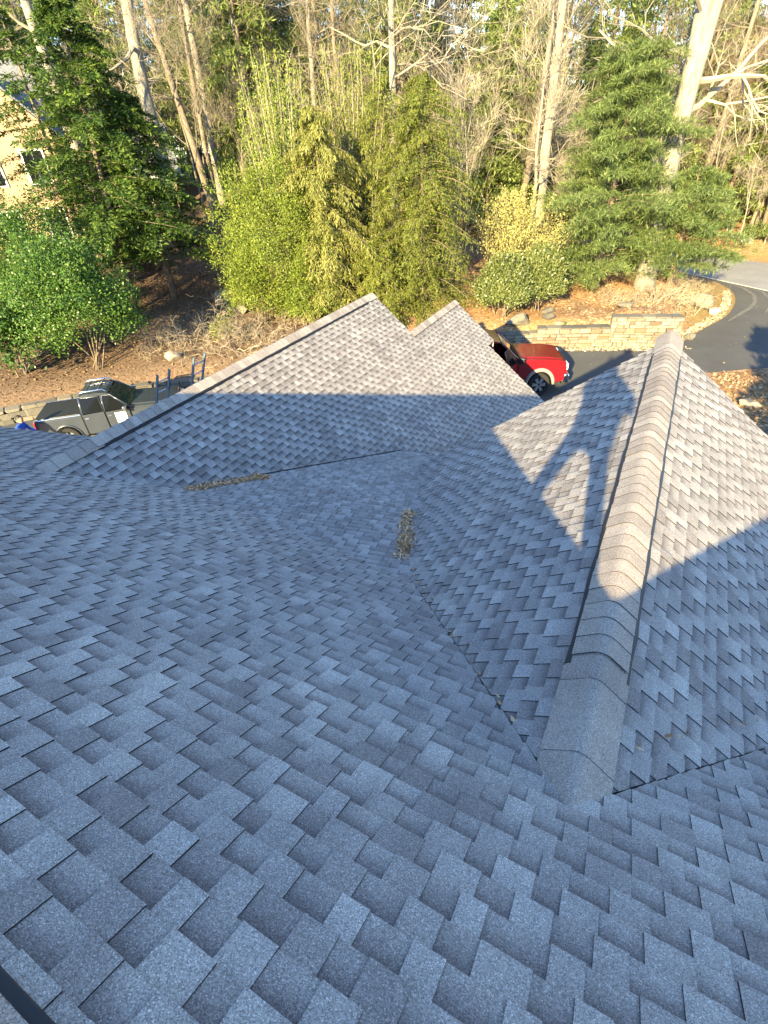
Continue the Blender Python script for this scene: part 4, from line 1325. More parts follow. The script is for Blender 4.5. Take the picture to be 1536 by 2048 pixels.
# ------------------------------------------------------------------ neighbour's house up the slope
M['tan_wall'] = simple('tan_siding', (0.34, 0.24, 0.15), 0.9, var=0.12, bump=0.2)
M['nroof'] = simple('slate_grey_roof', (0.13, 0.14, 0.16), 0.85, var=0.25, vscale=12)
M['wtrim'] = simple('window_trim', (0.62, 0.62, 0.60), 0.6)
nb_dir = Vector((0.60, 0.80, 0)); nb_ang = math.atan2(nb_dir.y, nb_dir.x)
nb_p = Vector((-37.2, 24.6, 3.4))
nb = tag(empty('house', nb_p, nb_ang), 'tan neighbouring house with grey roof half hidden behind the dark firs', 'house')
def gable_block(x0, x1, y0, y1, ze, zr_, name='wall'):
    """ridge along local x; front face at y0 (towards the driveway, local -y)"""
    b = MB(); ym = (y0 + y1) / 2
    vs = [(x, y, z) for x in (x0, x1) for (y, z) in ((y0, -2.5), (y1, -2.5), (y1, ze), (ym, zr_ - .15), (y0, ze))]
    b.add(vs, [[0, 1, 2, 3, 4][::-1], [5, 6, 7, 8, 9], [0, 5, 9, 4][::-1], [1, 2, 7, 6], [0, 1, 6, 5]])
    wl = build(b, name, M['tan_wall'], nb)
    r_ = MB(); ov = 0.5
    k = (zr_ - ze) / (ym - y0)
    for sgn, ya in ((-1, y0), (1, y1)):
        ye = ya + sgn * ov
        pts = [(x0 - ov, ye, ze - k * ov), (x1 + ov, ye, ze - k * ov), (x1 + ov, ym, zr_), (x0 - ov, ym, zr_)]
        if sgn > 0: pts = pts[::-1]
        r_.add(pts + [(p[0], p[1], p[2] - .12) for p in pts], [[0, 1, 2, 3], [7, 6, 5, 4], [0, 4, 5, 1], [1, 5, 6, 2], [2, 6, 7, 3], [3, 7, 4, 0]])
    build(r_, 'roof', M['nroof'], nb)
    bb = MB(); bb.box(((x0 + x1) / 2, y0 - ov - .06, ze - k * ov - .08), (x1 - x0 + 2 * ov, .12, .16)); build(bb, 'gutter', M['wtrim'], nb)
    return wl
gable_block(-9.0, 1.5, 0, 8.0, 6.6, 10.2)
gable_block(1.52, 7.4, 1.4, 8.0, 4.0, 6.6)
# projecting front gable
b = MB()
vs = [(-4.6, -1.8, -2.5), (0.6, -1.8, -2.5), (0.6, -1.8, 6.4), (-2.0, -1.8, 9.2), (-4.6, -1.8, 6.4)]
b.add(vs + [(x, 1.0, z) for x, y, z in vs], [[0, 1, 2, 3, 4], [1, 6, 7, 2], [0, 4, 9, 5]])
build(b, 'front_gable', M['tan_wall'], nb)
b = MB()
for s in (-1, 1):
    p = [(-2.0, -2.3, 9.4), (-2.0 + s * 3.2, -2.3, 6.0), (-2.0 + s * 3.2, 4.2, 6.0), (-2.0, 4.2, 9.4)]
    if s > 0: p = p[::-1]
    b.add(p + [(q[0], q[1], q[2] - .15) for q in p], [[0, 1, 2, 3][::-1], [4, 5, 6, 7], [0, 4, 5, 1], [1, 5, 6, 2], [2, 6, 7, 3], [3, 7, 4, 0]])
build(b, 'roof', M['nroof'], nb)
def nwin(x, y, z, wd, ht):
    f = MB(); f.box((x, y - .03, z), (wd + .2, .08, ht + .2)); fo = build(f, 'window', M['wtrim'], nb)
    for k in (-1, 1):
        g_ = MB(); g_.box((x + k * wd / 4, y - .085, z), (wd / 2 - .05, .03, ht)); build(g_, 'pane', M['glass'], fo)
for x in (-3.3, -0.8): nwin(x, -1.8, 4.6, 1.1, 1.6); nwin(x, -1.8, 1.6, 1.1, 1.6)
for x in (2.8, 4.4, 6.2): nwin(x, 1.4, 2.4, 1.3, 1.7)
for x in (2.8, 4.4, 6.2): nwin(x, 1.4, -0.4, 1.3, 1.5)
for x in (-7.6, -6.0): nwin(x, 0, 4.6, 1.1, 1.6); nwin(x, 0, 1.2, 1.1, 1.6)

# utility cabinet and marker post beyond the road
ub = tag(empty('utility_box', (0.75, 58.6, hz(0.75, 58.6))), 'green utility box on the bank beyond the road', 'utility box')
bevelbox('cabinet', (1.0, 0.8, 0.75), simple('box_green', (0.10, 0.20, 0.16), 0.5), ub, (0, 0, 0.37), 0.05)
bevelbox('lid', (1.08, 0.88, 0.08), simple('box_green_lid', (0.12, 0.24, 0.20), 0.5), ub, (0, 0, 0.79), 0.03)
mp_ = bevelbox('marker_post', (0.16, 0.16, 0.85), M['white'], None, (1.75, 58.4, hz(1.75, 58.4) + 0.40), 0.04)
tag(mp_, 'short white marker post beside the green utility box', 'post')

# ------------------------------------------------------------------ trees
def grow(mb, p, d, L, r, depth, rnd, up=0.12, wig=0.22, nseg=5, kids=(3, 5), sides=5, thin=0.35, ratio=(0.45, 0.7)):
    pts = [Vector(p)]; rad = [r]
    d = Vector(d).normalized()
    st = L / nseg
    for i in range(nseg):
        d = (d + Vector((rnd.gauss(0, wig), rnd.gauss(0, wig), rnd.gauss(0, wig) + up))).normalized()
        pts.append(pts[-1] + d * st)
        rad.append(r * (1 - (1 - thin) * (i + 1) / nseg))
    mb.tube(pts, rad, sides, cap=False)
    if depth > 0:
        for _ in range(rnd.randint(*kids)):
            k = rnd.uniform(0.25, 1.0) * nseg
            i = min(int(k), nseg - 1); q = pts[i].lerp(pts[i + 1], k - i)
            ax = (pts[i + 1] - pts[i]).normalized()
            side = ax.cross(Vector((rnd.gauss(0, 1), rnd.gauss(0, 1), rnd.gauss(0, 1)))).normalized()
            a = rnd.uniform(0.5, 1.1)
            grow(mb, q, ax * math.cos(a) + side * math.sin(a), L * rnd.uniform(*ratio), max(rad[i] * 0.55, 0.006), depth - 1, rnd, up, wig * 1.1, max(3, nseg - 1), kids, 3 if depth < 3 else 4, thin, ratio)

def tall_tree(label, base, lean, H, diam, bark, twig, seed, limb0=0.35, nl=12, ll=(3, 6), group=None, fork=None, depth=2, droop=0.0, name='bare_tree', haze_n=1200):
    rnd = random.Random(seed)
    z0 = hz(*base)
    root = tag(empty(name, (base[0], base[1], z0)), label, 'tree', group)
    mb = MB()
    n = 14
    pts = []; rad = []
    ox = oy = 0
    for i in range(n + 1):
        f = i / n
        ox += rnd.gauss(0, 0.05); oy += rnd.gauss(0, 0.05)
        pts.append(Vector((lean[0] * H * f + ox, lean[1] * H * f + oy, -0.4 + (H + .4) * f)))
        rad.append(diam / 2 * (1.0 - 0.72 * f) * (1.28 if i == 0 else 1))
    mb.tube(pts, rad, 12)
    if fork:
        i0 = int(fork[0] * n); q = pts[i0]
        fp = [q]; fr = [rad[i0] * .8]
        for i in range(1, 9):
            f = i / 8
            fp.append(q + Vector((fork[1] * f * (H - q.z), fork[2] * f * (H - q.z), (H - q.z) * f))); fr.append(rad[i0] * .8 * (1 - .7 * f))
        mb.tube(fp, fr, 10)
    build(mb, 'trunk', bark, root, smooth=True)
    cm = MB()
    for k in range(nl):
        f = limb0 + (1 - limb0) * (k + rnd.random()) / nl
        i = min(int(f * n), n - 1); q = pts[i].lerp(pts[i + 1], f * n - i)
        az = rnd.uniform(0, 2 * math.pi)
        L = rnd.uniform(*ll) * (1.15 - 0.6 * f)
        grow(cm, q, (math.cos(az), math.sin(az), rnd.uniform(-.05, .5) - droop), L, rad[i] * rnd.uniform(.22, .4), depth, rnd, up=0.05 - droop * .12)
    build(cm, 'crown', twig, root)
    if haze_n:
        r_ = np.random.default_rng(seed); cv = np.array(cm.v); k_ = r_.integers(0, len(cv), haze_n)
        C_ = cv[k_]; ax = np.array([lean[0] * H * .6, lean[1] * H * .6, H * .5])
        D_ = unit(C_ - ax) * .7 + r_.normal(0, .6, (haze_n, 3)) + np.array([0, 0, .35])
        L_ = r_.uniform(.5, 1.6, haze_n)
        link('twigs', leaves('twigs', C_, D_, r_.normal(0, 1, (haze_n, 3)), L_, np.full(haze_n, .022), r_.random(haze_n), twig), twig, root)['kind'] = 'stuff'
    return root

tall_tree('pale straight trunk rising behind the tips of the tallest fir', (-32.6, 23.6), (-.01, -.02), 22, 0.75, M['barkpale'], M['twig'], 11)
tall_tree('thick pale trunk between the dark firs and the lime shrubs', (-29.8, 26.6), (0.03, 0.03), 23, 0.98, M['barkpale'], M['twigpale'], 12, 0.36, 12)
tall_tree('brown crooked trunk leaning among thin saplings behind the firs', (-30.7, 31.5), (-.09, -.09), 20, 0.55, M['barktan'], M['twig'], 13, 0.3, 14)
tall_tree('slim brown trunk rising beside the crooked brown one', (-30.9, 31.9), (0.02, .02), 20, 0.36, M['barktan'], M['twig'], 14, 0.3, 10)
tall_tree('slim grey-white trunk with its foot at the edge of the lime shrubs', (-31.65, 33.4), (0.018, .017), 22, 0.62, M['barkpale'], M['twig'], 15, 0.4, 10)
tall_tree('tan trunk standing behind the lime shrubs', (-32.8, 37.8), (0.0, -.01), 22, 0.6, M['barktan'], M['twig'], 16, 0.4, 10)
tall_tree('greyish trunk far behind the lime shrubs', (-33.9, 43.3), (0, 0), 22, 0.55, M['barktan'], M['twig'], 17, 0.45, 9)
tall_tree('tan trunk far behind the golden cypress', (-27.6, 41.6), (.03, .02), 21, 0.5, M['barktan'], M['twigpale'], 18, 0.35, 12)
tall_tree('pale trunk with many long bare curving limbs between cypress and hemlock', (-17.1, 33.9), (0.005, 0.005), 20, 0.58, M['barkpale'], M['twigpale'], 19, 0.34, 22, (4.0, 7.0), droop=0.25)
tall_tree('dark-sided trunk standing behind the hemlock', (-19.9, 45.9), (.012, .005), 21, 0.62, M['barktan'], M['twigpale'], 20, 0.35, 12)
tall_tree('smooth whitish straight trunk beside the young white pine', (-9.15, 38.95), (-.004, 0), 22, 0.80, M['barkpale'], M['twig'], 21, 0.5, 9)
tall_tree('thin whitish stem paired with the smooth whitish trunk', (-9.45, 37.9), (-.01, 0), 12, 0.26, M['barkpale'], M['twigpale'], 22, 0.35, 10, (1.5, 3))
tall_tree('big pale forked trunk leaning over the white pine on the bank', (-1.50, 33.3), (-.028, 0.005), 21, 1.05, M['barkpale'], M['twigpale'], 23, 0.36, 14, (4, 7), fork=(0.30, 0.052, 0.0), droop=0.15)

# conifers -------------------------------------------------------------
def conifer(label, base, H, Rm, mat, bark, seed, nb=90, z0=0.08, droop=0.35, up=0.15, leafL=0.16, leafW=0.05, tw=16, nd=8, prof=None, lean=(0, 0), spread=55, hang=0.0, jit=0.5, group=None, tone=(0.15, 0.95), name='conifer', sq=1.0, wood_r=0.018):
    r_ = np.random.default_rng(seed)
    zb = hz(*base)
    root = tag(empty(name, (base[0], base[1], zb)), label, 'tree', group)
    prof = prof or (lambda t: (1 - t) ** 0.75 * (0.35 + 0.65 * min(1, t / 0.12)))
    C = []; D = []; N = []; L = []; T = []
    wd = MB()
    tr = MB()
    npt = 10
    tr.tube([(lean[0] * H * i / npt, lean[1] * H * i / npt, -.3 + (H + .3) * i / npt) for i in range(npt + 1)], [max(0.015, Rm * 0.055 * (1 - .93 * i / npt)) for i in range(npt + 1)], 9)
    for k in range(nb):
        t = (k + r_.random()) / nb
        z = H * (z0 + (1 - z0) * t)
        az = k * 2.39996 + r_.normal(0, .5)
        ln = Rm * prof(t) * r_.uniform(0.62, 1.12)
        if ln < 0.12: ln = 0.12
        o = np.array([lean[0] * z, lean[1] * z, z])
        h_ = np.array([math.cos(az), math.sin(az) * sq, 0]); h_ /= np.linalg.norm(h_)
        side = np.array([-h_[1], h_[0], 0])
        bend = r_.normal(0, .18)
        m = max(3, int(tw * (0.4 + 0.6 * ln / Rm)))
        ss = np.linspace(0.18, 1.0, m) + r_.normal(0, .02, m)
        pos = o + np.outer(ss * ln, h_) + np.outer(bend * ln * ss ** 2, side)
        vert = (up * ss - droop * ss ** 2) * ln
        pos[:, 2] += vert
        wd.tube([tuple(o)] + [tuple(q) for q in pos[::max(1, m // 4)]], [wood_r * (ln / Rm) ** .6 * (1 - .8 * i / (len(pos[::max(1, m // 4)]))) + .004 for i in range(len(pos[::max(1, m // 4)]) + 1)], 3, cap=False)
        btone = r_.uniform(-.16, .16)
        for s_, p_ in zip(ss, pos):
            for sg in (-1, 1):
                a = R(spread) * r_.uniform(.6, 1.25)
                dr = h_ * math.cos(a) + side * sg * math.sin(a)
                dr = dr + np.array([0, 0, up * .4 - droop * s_ * 1.1 - hang * r_.uniform(.5, 1.3)])
                dr /= np.linalg.norm(dr)
                tl = ln * 0.36 * (1.05 - 0.75 * s_) * r_.uniform(.7, 1.3) + leafL * 0.5
                q = r_.uniform(0.05, 1, nd)[:, None]
                c = p_ + dr * q * tl
                c = c + r_.normal(0, .02 + leafL * .12, (nd, 3)) - np.array([0, 0, 1]) * (q ** 2) * hang * tl * .5
                C.append(c)
                D.append(dr + r_.normal(0, jit, (nd, 3)) + np.array([0, 0, -hang * .6]))
                nn = np.tile(np.array([h_[0] * .35, h_[1] * .35, 1.0]), (nd, 1)) + r_.normal(0, .45, (nd, 3))
                N.append(nn)
                L.append(leafL * r_.uniform(.65, 1.3, nd))
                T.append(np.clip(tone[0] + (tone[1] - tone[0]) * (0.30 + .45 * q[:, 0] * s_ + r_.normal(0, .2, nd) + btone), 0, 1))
    C = np.concatenate(C); D = np.concatenate(D); N = np.concatenate(N); L = np.concatenate(L); T = np.concatenate(T)
    build(tr, 'trunk', bark, root, smooth=True)
    build(wd, 'branches', bark, root)['kind'] = 'stuff'
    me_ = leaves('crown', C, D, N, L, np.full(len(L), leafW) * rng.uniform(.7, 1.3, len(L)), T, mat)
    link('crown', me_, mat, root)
    return root

conifer('tall dark green fir with layered boughs above the holly', (-25.1, 18.2), 12.6, 3.8, M['fir'], M['barkdark'], 31, 150, 0.22, 0.32, 0.22, 0.20, 0.055, 20, 13, jit=.4, lean=(0.05, 0.06), prof=lambda t: (1 - t) ** .62 * (0.7 + .3 * min(1, t / .15)))
conifer('shorter dark fir with wide flat boughs beside the tall fir', (-24.4, 20.4), 8.9, 3.9, M['fir'], M['barkdark'], 32, 105, 0.24, 0.30, 0.16, 0.20, 0.055, 20, 13, jit=.4, lean=(0.0, 0.02), prof=lambda t: (1 - t) ** .55)
conifer('dark fir crowding the slope behind the two nearer firs', (-28.2, 18.8), 11.5, 3.6, M['fir'], M['barkdark'], 33, 80, 0.15, 0.3, 0.2, 0.21, 0.06, 15, 10, jit=.4)
conifer('golden cypress with drooping feathery sprays', (-14.9, 22.0), 8.4, 3.1, M['gold'], M['barkdark'], 34, 170, 0.04, 0.55, 0.35, 0.17, 0.032, 16, 14, hang=0.55, prof=lambda t: (1 - t) ** .34 * (0.8 + .2 * math.sin(t * 19)), jit=.35)
conifer('olive hemlock right of the golden cypress', (-11.3, 25.0), 9.3, 3.9, M['hemlock'], M['barkdark'], 35, 200, 0.03, 0.42, 0.22, 0.14, 0.03, 16, 14, hang=0.35, prof=lambda t: (1 - t) ** .42 * (0.84 + .16 * math.sin(t * 23)))
conifer('slender hemlock between the golden cypress and the olive hemlock', (-13.4, 25.2), 9.2, 2.7, M['hemlock'], M['barkdark'], 36, 140, 0.03, 0.42, 0.22, 0.14, 0.03, 14, 12, hang=0.35, prof=lambda t: (1 - t) ** .42)
conifer('low spreading hemlock at the foot of the golden cypress', (-12.6, 22.6), 3.6, 2.3, M['hemlock'], M['barkdark'], 37, 80, 0.03, 0.4, 0.3, 0.14, 0.03, 14, 13, hang=0.3, prof=lambda t: (1 - t) ** .45, tone=(0.3, 1.0))
conifer('young white pine with soft blue-green tufts on the bank', (-3.9, 32.4), 10.2, 4.5, M['pine'], M['barkdark'], 38, 165, 0.05, 0.22, 0.26, 0.26, 0.03, 17, 24, jit=1.0, prof=lambda t: (1 - t) ** .32 * (0.84 + .16 * math.sin(t * 21)))
conifer('low wide pine boughs reaching toward the road beside the big forked trunk', (-0.2, 34.0), 5.4, 3.3, M['pine'], M['barkdark'], 39, 70, 0.18, 0.22, 0.24, 0.26, 0.03, 15, 24, jit=1.0, prof=lambda t: (1 - t) ** .45)

conifer('olive evergreen screening the tan neighbouring house at the left', (-29.0, 14.6), 8.6, 2.6, M['hemlock'], M['barkdark'], 40, 110, 0.05, 0.35, 0.2, 0.18, 0.05, 14, 10, tone=(0, .8), prof=lambda t: (1 - t) ** .5)
conifer('mid green evergreen standing in front of the right part of the tan neighbouring house', (-29.6, 22.6), 7.2, 2.6, M['fir'], M['barkdark'], 49, 90, 0.05, 0.3, 0.2, 0.18, 0.055, 14, 10, prof=lambda t: (1 - t) ** .5)
# shrubs ---------------------------------------------------------------
def shrub(label, base, rx, ry, H, mat, seed, ncl=160, per=70, cl=0.28, leafL=0.10, leafW=0.055, stems=10, stemmat=None, z0=0.05, shell=0.55, group=None, tone=(0.1, 0.95), name='shrub', upright=0.0, cat='shrub', noise_=0.18):
    r_ = np.random.default_rng(seed)
    zb = hz(*base)
    root = tag(empty(name, (base[0], base[1], zb)), label, cat, group)
    u = unit(r_.normal(0, 1, (ncl, 3))); u[:, 2] = np.abs(u[:, 2]) * 1.0 - 0.15
    rad = (shell + (1 - shell) * r_.random(ncl) ** .5) * (1 + r_.normal(0, noise_, ncl))
    cc = u * rad[:, None] * np.array([rx, ry, H * 0.62]) + np.array([0, 0, H * 0.40])
    cc[:, 2] = np.where(cc[:, 2] < H * z0, H * z0 + r_.random(ncl) * H * .25, cc[:, 2])
    crs = cl * r_.uniform(.6, 1.4, ncl)
    idx_ = np.repeat(np.arange(ncl), per)
    n = len(idx_)
    C = cc[idx_] + r_.normal(0, 1, (n, 3)) * crs[idx_][:, None] * 0.55
    C[:, 2] = np.maximum(C[:, 2], 0.02)
    outw = unit(C - np.array([0, 0, H * .35]))
    D = r_.normal(0, .8, (n, 3)) + outw * .5 + np.array([0, 0, upright])
    N = outw * .8 + r_.normal(0, .6, (n, 3)) + np.array([0, 0, .5])
    T = np.clip(tone[0] + (tone[1] - tone[0]) * (.45 + r_.normal(0, .22, n) + r_.normal(0, .16, ncl)[idx_]), 0, 1)
    L = leafL * r_.uniform(.6, 1.3, n)
    link('foliage', leaves('foliage', C, D, N, L, L * leafW / leafL, T, mat), mat, root)
    sm_ = MB(); rr = random.Random(seed)
    for k in r_.choice(ncl, min(stems, ncl), replace=False):
        e = Vector(cc[k]); s_ = Vector((rr.uniform(-.2, .2) * rx, rr.uniform(-.2, .2) * ry, -.1))
        mid = s_.lerp(e, .5) + Vector((rr.gauss(0, .1), rr.gauss(0, .1), H * .08))
        sm_.tube([s_, mid, e], [0.03, 0.02, 0.008], 5, cap=False)
    build(sm_, 'stems', stemmat or M['barktan'], root)
    return root

shrub('big glossy green holly behind the grey pickup', (-21.6, 12.9), 2.5, 2.1, 5.3, M['holly'], 41, 400, 100, 0.42, 0.10, 0.06, 8, M['barkdark'], z0=.03, name='holly_bush')
shrub('tall holly at the left rising above the big holly', (-24.6, 13.6), 2.2, 2.0, 6.6, M['holly'], 42, 260, 85, 0.42, 0.10, 0.06, 14, M['barkdark'], z0=.03, name='holly_bush')
shrub('dark holly on the slope left of the big holly', (-23.9, 10.9), 1.5, 1.5, 3.0, M['holly'], 43, 120, 55, 0.36, 0.15, 0.09, 14, tone=(0, .6), name='holly_bush')
shrub('broad lime green shrub left of the golden cypress', (-17.2, 20.9), 2.6, 2.3, 7.0, M['lime'], 44, 460, 90, 0.40, 0.10, 0.042, 20, z0=.06, name='lime_shrub', noise_=.2)
shrub('low lime green shrub beside the mossy boulder', (-17.7, 19.6), 1.4, 1.3, 3.0, M['lime'], 45, 150, 90, 0.32, 0.10, 0.042, 12, name='lime_shrub')
shrub('low leafy shrub in front of the golden cypress', (-15.4, 20.6), 1.6, 1.3, 2.6, M['lime'], 46, 150, 90, 0.32, 0.10, 0.042, 12, name='lime_shrub', tone=(0, .8))
shrub('rounded rhododendron nearest the roof peak', (-7.2, 25.6), 1.30, 1.2, 2.9, M['rhodo'], 47, 300, 64, 0.24, 0.13, 0.06, 8, M['barkdark'], z0=.0, name='rhododendron', upright=.4, noise_=.06)
shrub('rounded rhododendron tucked against the white pine', (-5.95, 27.3), 1.15, 1.1, 3.2, M['rhodo'], 48, 280, 64, 0.22, 0.13, 0.06, 8, M['barkdark'], z0=.0, name='rhododendron', upright=.4, noise_=.06)
# whippy lime shoots above the lime shrub
def shoots(label, base, n, H, mat, seed, spread=0.9, leafL=0.13, stem=M['twigpale'], name='tall_shrub', lo=0.25, per=90, rad=0.35, arch_=0.0, cat='shrub', group=None, tone=(0.2, 1.0), lw=.4):
    r_ = np.random.default_rng(seed); rr = random.Random(seed)
    zb = hz(*base)
    root = tag(empty(name, (base[0], base[1], zb)), label, cat, group)
    st = MB(); C = []; D = []; T = []
    for k in range(n):
        az = rr.uniform(0, 6.28); sp = abs(rr.gauss(0, .5)) * spread
        h_ = H * rr.uniform(.6, 1.0)
        p0 = Vector((math.cos(az) * sp * .35, math.sin(az) * sp * .35, 0)); p3 = Vector((math.cos(az) * sp * (1 + arch_), math.sin(az) * sp * (1 + arch_), h_))
        pts = [p0.lerp(p3, f) + Vector((rr.gauss(0, .05), rr.gauss(0, .05), arch_ * h_ * .5 * f * (1 - f))) for f in np.linspace(0, 1, 7)]
        st.tube(pts, [.028 * (1 - .8 * i / 6) for i in range(7)], 4, cap=False)
        f = r_.uniform(lo, 1, per)
        P = np.array([[*pts[min(int(q * 6), 5)].lerp(pts[min(int(q * 6), 5) + 1], q * 6 - min(int(q * 6), 5))] for q in f])
        P += r_.normal(0, 1, (per, 3)) * rad * (1.1 - .8 * f)[:, None] * .5
        C.append(P); D.append(r_.normal(0, .7, (per, 3)) + np.array([0, 0, .8])); T.append(np.clip(tone[0] + (tone[1] - tone[0]) * r_.normal(.55, .22, per), 0, 1))
    C = np.concatenate(C); D = np.concatenate(D); T = np.concatenate(T); N_ = r_.normal(0, 1, C.shape) + np.array([.2, -.6, .5])
    L = leafL * r_.uniform(.6, 1.3, len(C))
    link('foliage', leaves('foliage', C, D, N_, L, L * lw, T, mat), mat, root)
    build(st, 'stems', stem, root)
    return root
shoots('cluster of tall whippy lime green shoots behind the broad lime shrub', (-17.4, 22.6), 90, 10.4, M['lime'], 51, 2.8, per=230, rad=.6, lw=.3)
shoots('second clump of whippy pale green shoots behind the golden cypress', (-15.4, 25.2), 90, 10.2, M['hemlock'], 52, 3.2, per=230, rad=.6, tone=(0.2, 1.0), lw=.3)
shoots('third clump of tall olive shoots behind the hemlocks', (-11.8, 28.6), 70, 8.6, M['hemlock'], 58, 3.0, per=200, rad=.6, tone=(0.1, .9), lw=.3)
shoots('yellow flowering shrub with arching stems beside the white pine', (-8.3, 31.2), 120, 4.7, M['yellow'], 53, 3.4, 0.10, M['twig'], 'flowering_shrub', .3, 170, .55, .1, lw=.6)
M['brush'] = simple('brush_wood', (0.26, 0.215, 0.155), 0.95, var=0.45, vscale=1.5)
def brush(label, base, n, H, spread, seed):
    rr = random.Random(seed)
    root = tag(empty('brush', (base[0], base[1], hz(*base))), label, 'brush')
    mb = MB()
    for k in range(n):
        a = rr.uniform(0, 6.28); q = spread * math.sqrt(rr.random())
        x, y = math.cos(a) * q, math.sin(a) * q * .8
        z = hz(base[0] + x, base[1] + y) - root.location.z
        grow(mb, (x, y, z - .05), (rr.gauss(0, .6), rr.gauss(0, .6), 1), H * rr.uniform(.4, 1), rr.uniform(.008, .02), 2, rr, up=.02, wig=.35, nseg=4, kids=(2, 4), sides=3, thin=.4, ratio=(.4, .7))
    o = build(mb, 'stems', M['brush'], root)
    return root
brush('tangle of bare grey and tan brush above the ladders', (-18.0, 16.7), 80, 1.7, 2.0, 54)
brush('sprawl of bare branching brush beside the tangle above the ladders', (-16.2, 18.4), 60, 1.4, 1.7, 55)
brush('sparse bare twigs between the holly and the brush tangle', (-20.2, 15.4), 36, 1.2, 1.5, 56)
shrub('small yellow-green seedling bush in the bare brush', (-18.3, 17.5), .5, .5, .9, M['lime'], 57, 22, 40, .2, .1, .05, 5, name='small_shrub')
for i, (x, y, h_, sp, lb) in enumerate([(-0.9, 30.4, 1.2, 1.1, 'brown twiggy bush in the mulch below the forked trunk'), (0.6, 32.0, 1.3, 1.3, 'larger brown twiggy bush by the island grass'), (-2.6, 30.4, 0.9, .9, 'small dry bush in the mulch under the white pine'), (0.9, 35.0, 1.3, 1.4, 'dry twiggy bush at the tip of the island beside the road')]):
    brush(lb, (x, y), 40, h_, sp * .8, 60 + i)
for i, (x, y, r_, lb) in enumerate([(1.9, 53.4, .8, 'small green shrub beside the marker post'), (4.6, 50.8, 1.0, 'small green shrub near the pale rock beyond the road'), (5.9, 50.2, 1.2, 'green shrub at the bank edge beyond the road')]):
    shrub(lb, (x, y), r_, r_, r_ * 1.1, M['pine'], 70 + i, 50, 50, .25, .12, .05, 6, name='small_shrub')

# tree whose shadow falls on the driveway from the right
conifer('dense evergreen beside the right side of the house shading the driveway', (6.0, 11.0), 6.9, 2.1, M['pine'], M['barkdark'], 80, 90, .1, .15, .2, .26, .1, 14, 10, jit=.7, prof=lambda t: (1 - t) ** .4)

# ------------------------------------------------------------------ the wood behind
def blocked(x, y):
    if float(polydist(np.array([x]), np.array([y]), EA)[0]) < 2.5: return True
    if not (inside(np.array([x]), np.array([y]), HILL)[0] or inside(np.array([x]), np.array([y]), BEYOND)[0]): return True
    if float(polydist(np.array([x]), np.array([y]), RF)[0]) < 2: return True
    q = Vector((x, y, 0)) - nb_p; lx = q.x * nb_dir.x + q.y * nb_dir.y; ly = -q.x * nb_dir.y + q.y * nb_dir.x
    return -10 < lx < 12 and -2.5 < ly < 9
def scatter(n, dmin, dmax, seed, pw_=1.0, a0=-46, a1=44, sep=1.0):
    rr = random.Random(seed); out = []
    tries = 0
    while len(out) < n and tries < 6000:
        tries += 1
        d = dmin + (dmax - dmin) * rr.random() ** pw_
        a = R(rr.uniform(a0, a1)) - YAW
        x, y = math.sin(a) * d, math.cos(a) * d
        if blocked(x, y): continue
        if any((x - p[0]) ** 2 + (y - p[1]) ** 2 < sep * sep for p in out): continue
        out.append((x, y))
    return out

def copies(protos, spots, seed, smin=.8, smax=1.2, lean=.05):
    rr = random.Random(seed)
    used = set()
    for (x, y) in spots:
        k = rr.randrange(len(protos))
        o = protos[k] if k not in used else copy_tree(protos[k])
        used.add(k)
        s = rr.uniform(smin, smax)
        o.location = (x, y, hz(x, y))
        o.rotation_euler = (rr.gauss(0, lean), rr.gauss(0, lean), rr.uniform(0, 6.28))
        o.scale = (s, s, s * rr.uniform(.9, 1.1))

LBW = 'bare winter trunk standing in the wood behind the gardens'
GW = 'bare trees in the wood'
protos = [tall_tree(LBW, (-40, 60), (rr_ * .02, rr_ * .01), 22, dm, bk, tw_, 100 + i, l0, nlm, (2.5, 5), GW, depth=2)
          for i, (rr_, dm, bk, tw_, l0, nlm) in enumerate([(0, .5, M['barktan'], M['twig'], .25, 14), (1, .4, M['barkpale'], M['twigpale'], .3, 13), (-1, .58, M['barktan'], M['twig'], .28, 16), (1, .34, M['barkdark'], M['twig'], .22, 14), (0, .45, M['barkpale'], M['twig'], .3, 14)])]
copies(protos, scatter(105, 46, 120, 5, 1.2, sep=1.6), 6, .7, 1.15, .03)

LSP = 'thin bare sapling with fine twigs in the undergrowth of the wood'
def sapling(seed, H, mat):
    rnd = random.Random(seed)
    root = tag(empty('sapling', (-40, 60, 0)), LSP, 'tree', 'bare saplings in the wood')
    mb = MB()
    grow(mb, (0, 0, -.2), (rnd.gauss(0, .1), rnd.gauss(0, .1), 1), H, 0.055, 3, rnd, up=.16, wig=.08, nseg=7, kids=(5, 8), sides=5, thin=.25, ratio=(.3, .5))
    build(mb, 'crown', mat, root)
    r_ = np.random.default_rng(seed); cv = np.array(mb.v); m_n = 1100; C_ = cv[r_.integers(len(cv) // 6, len(cv), m_n)]
    L_ = r_.uniform(.3, 1.1, m_n)
    link('twigs', leaves('twigs', C_, r_.normal(0, .6, (m_n, 3)) + np.array([0, 0, .7]), r_.normal(0, 1, (m_n, 3)), L_, np.full(m_n, .016), r_.random(m_n), mat), mat, root)['kind'] = 'stuff'
    return root
sp_ = [sapling(200 + i, h_, m_) for i, (h_, m_) in enumerate([(8, M['twig']), (6.5, M['twigpale']), (9, M['twig']), (5.5, M['twig']), (7.5, M['twigpale'])])]
copies(sp_, scatter(200, 37, 85, 8, 1.0, sep=0.9), 9, .8, 1.35, .08)

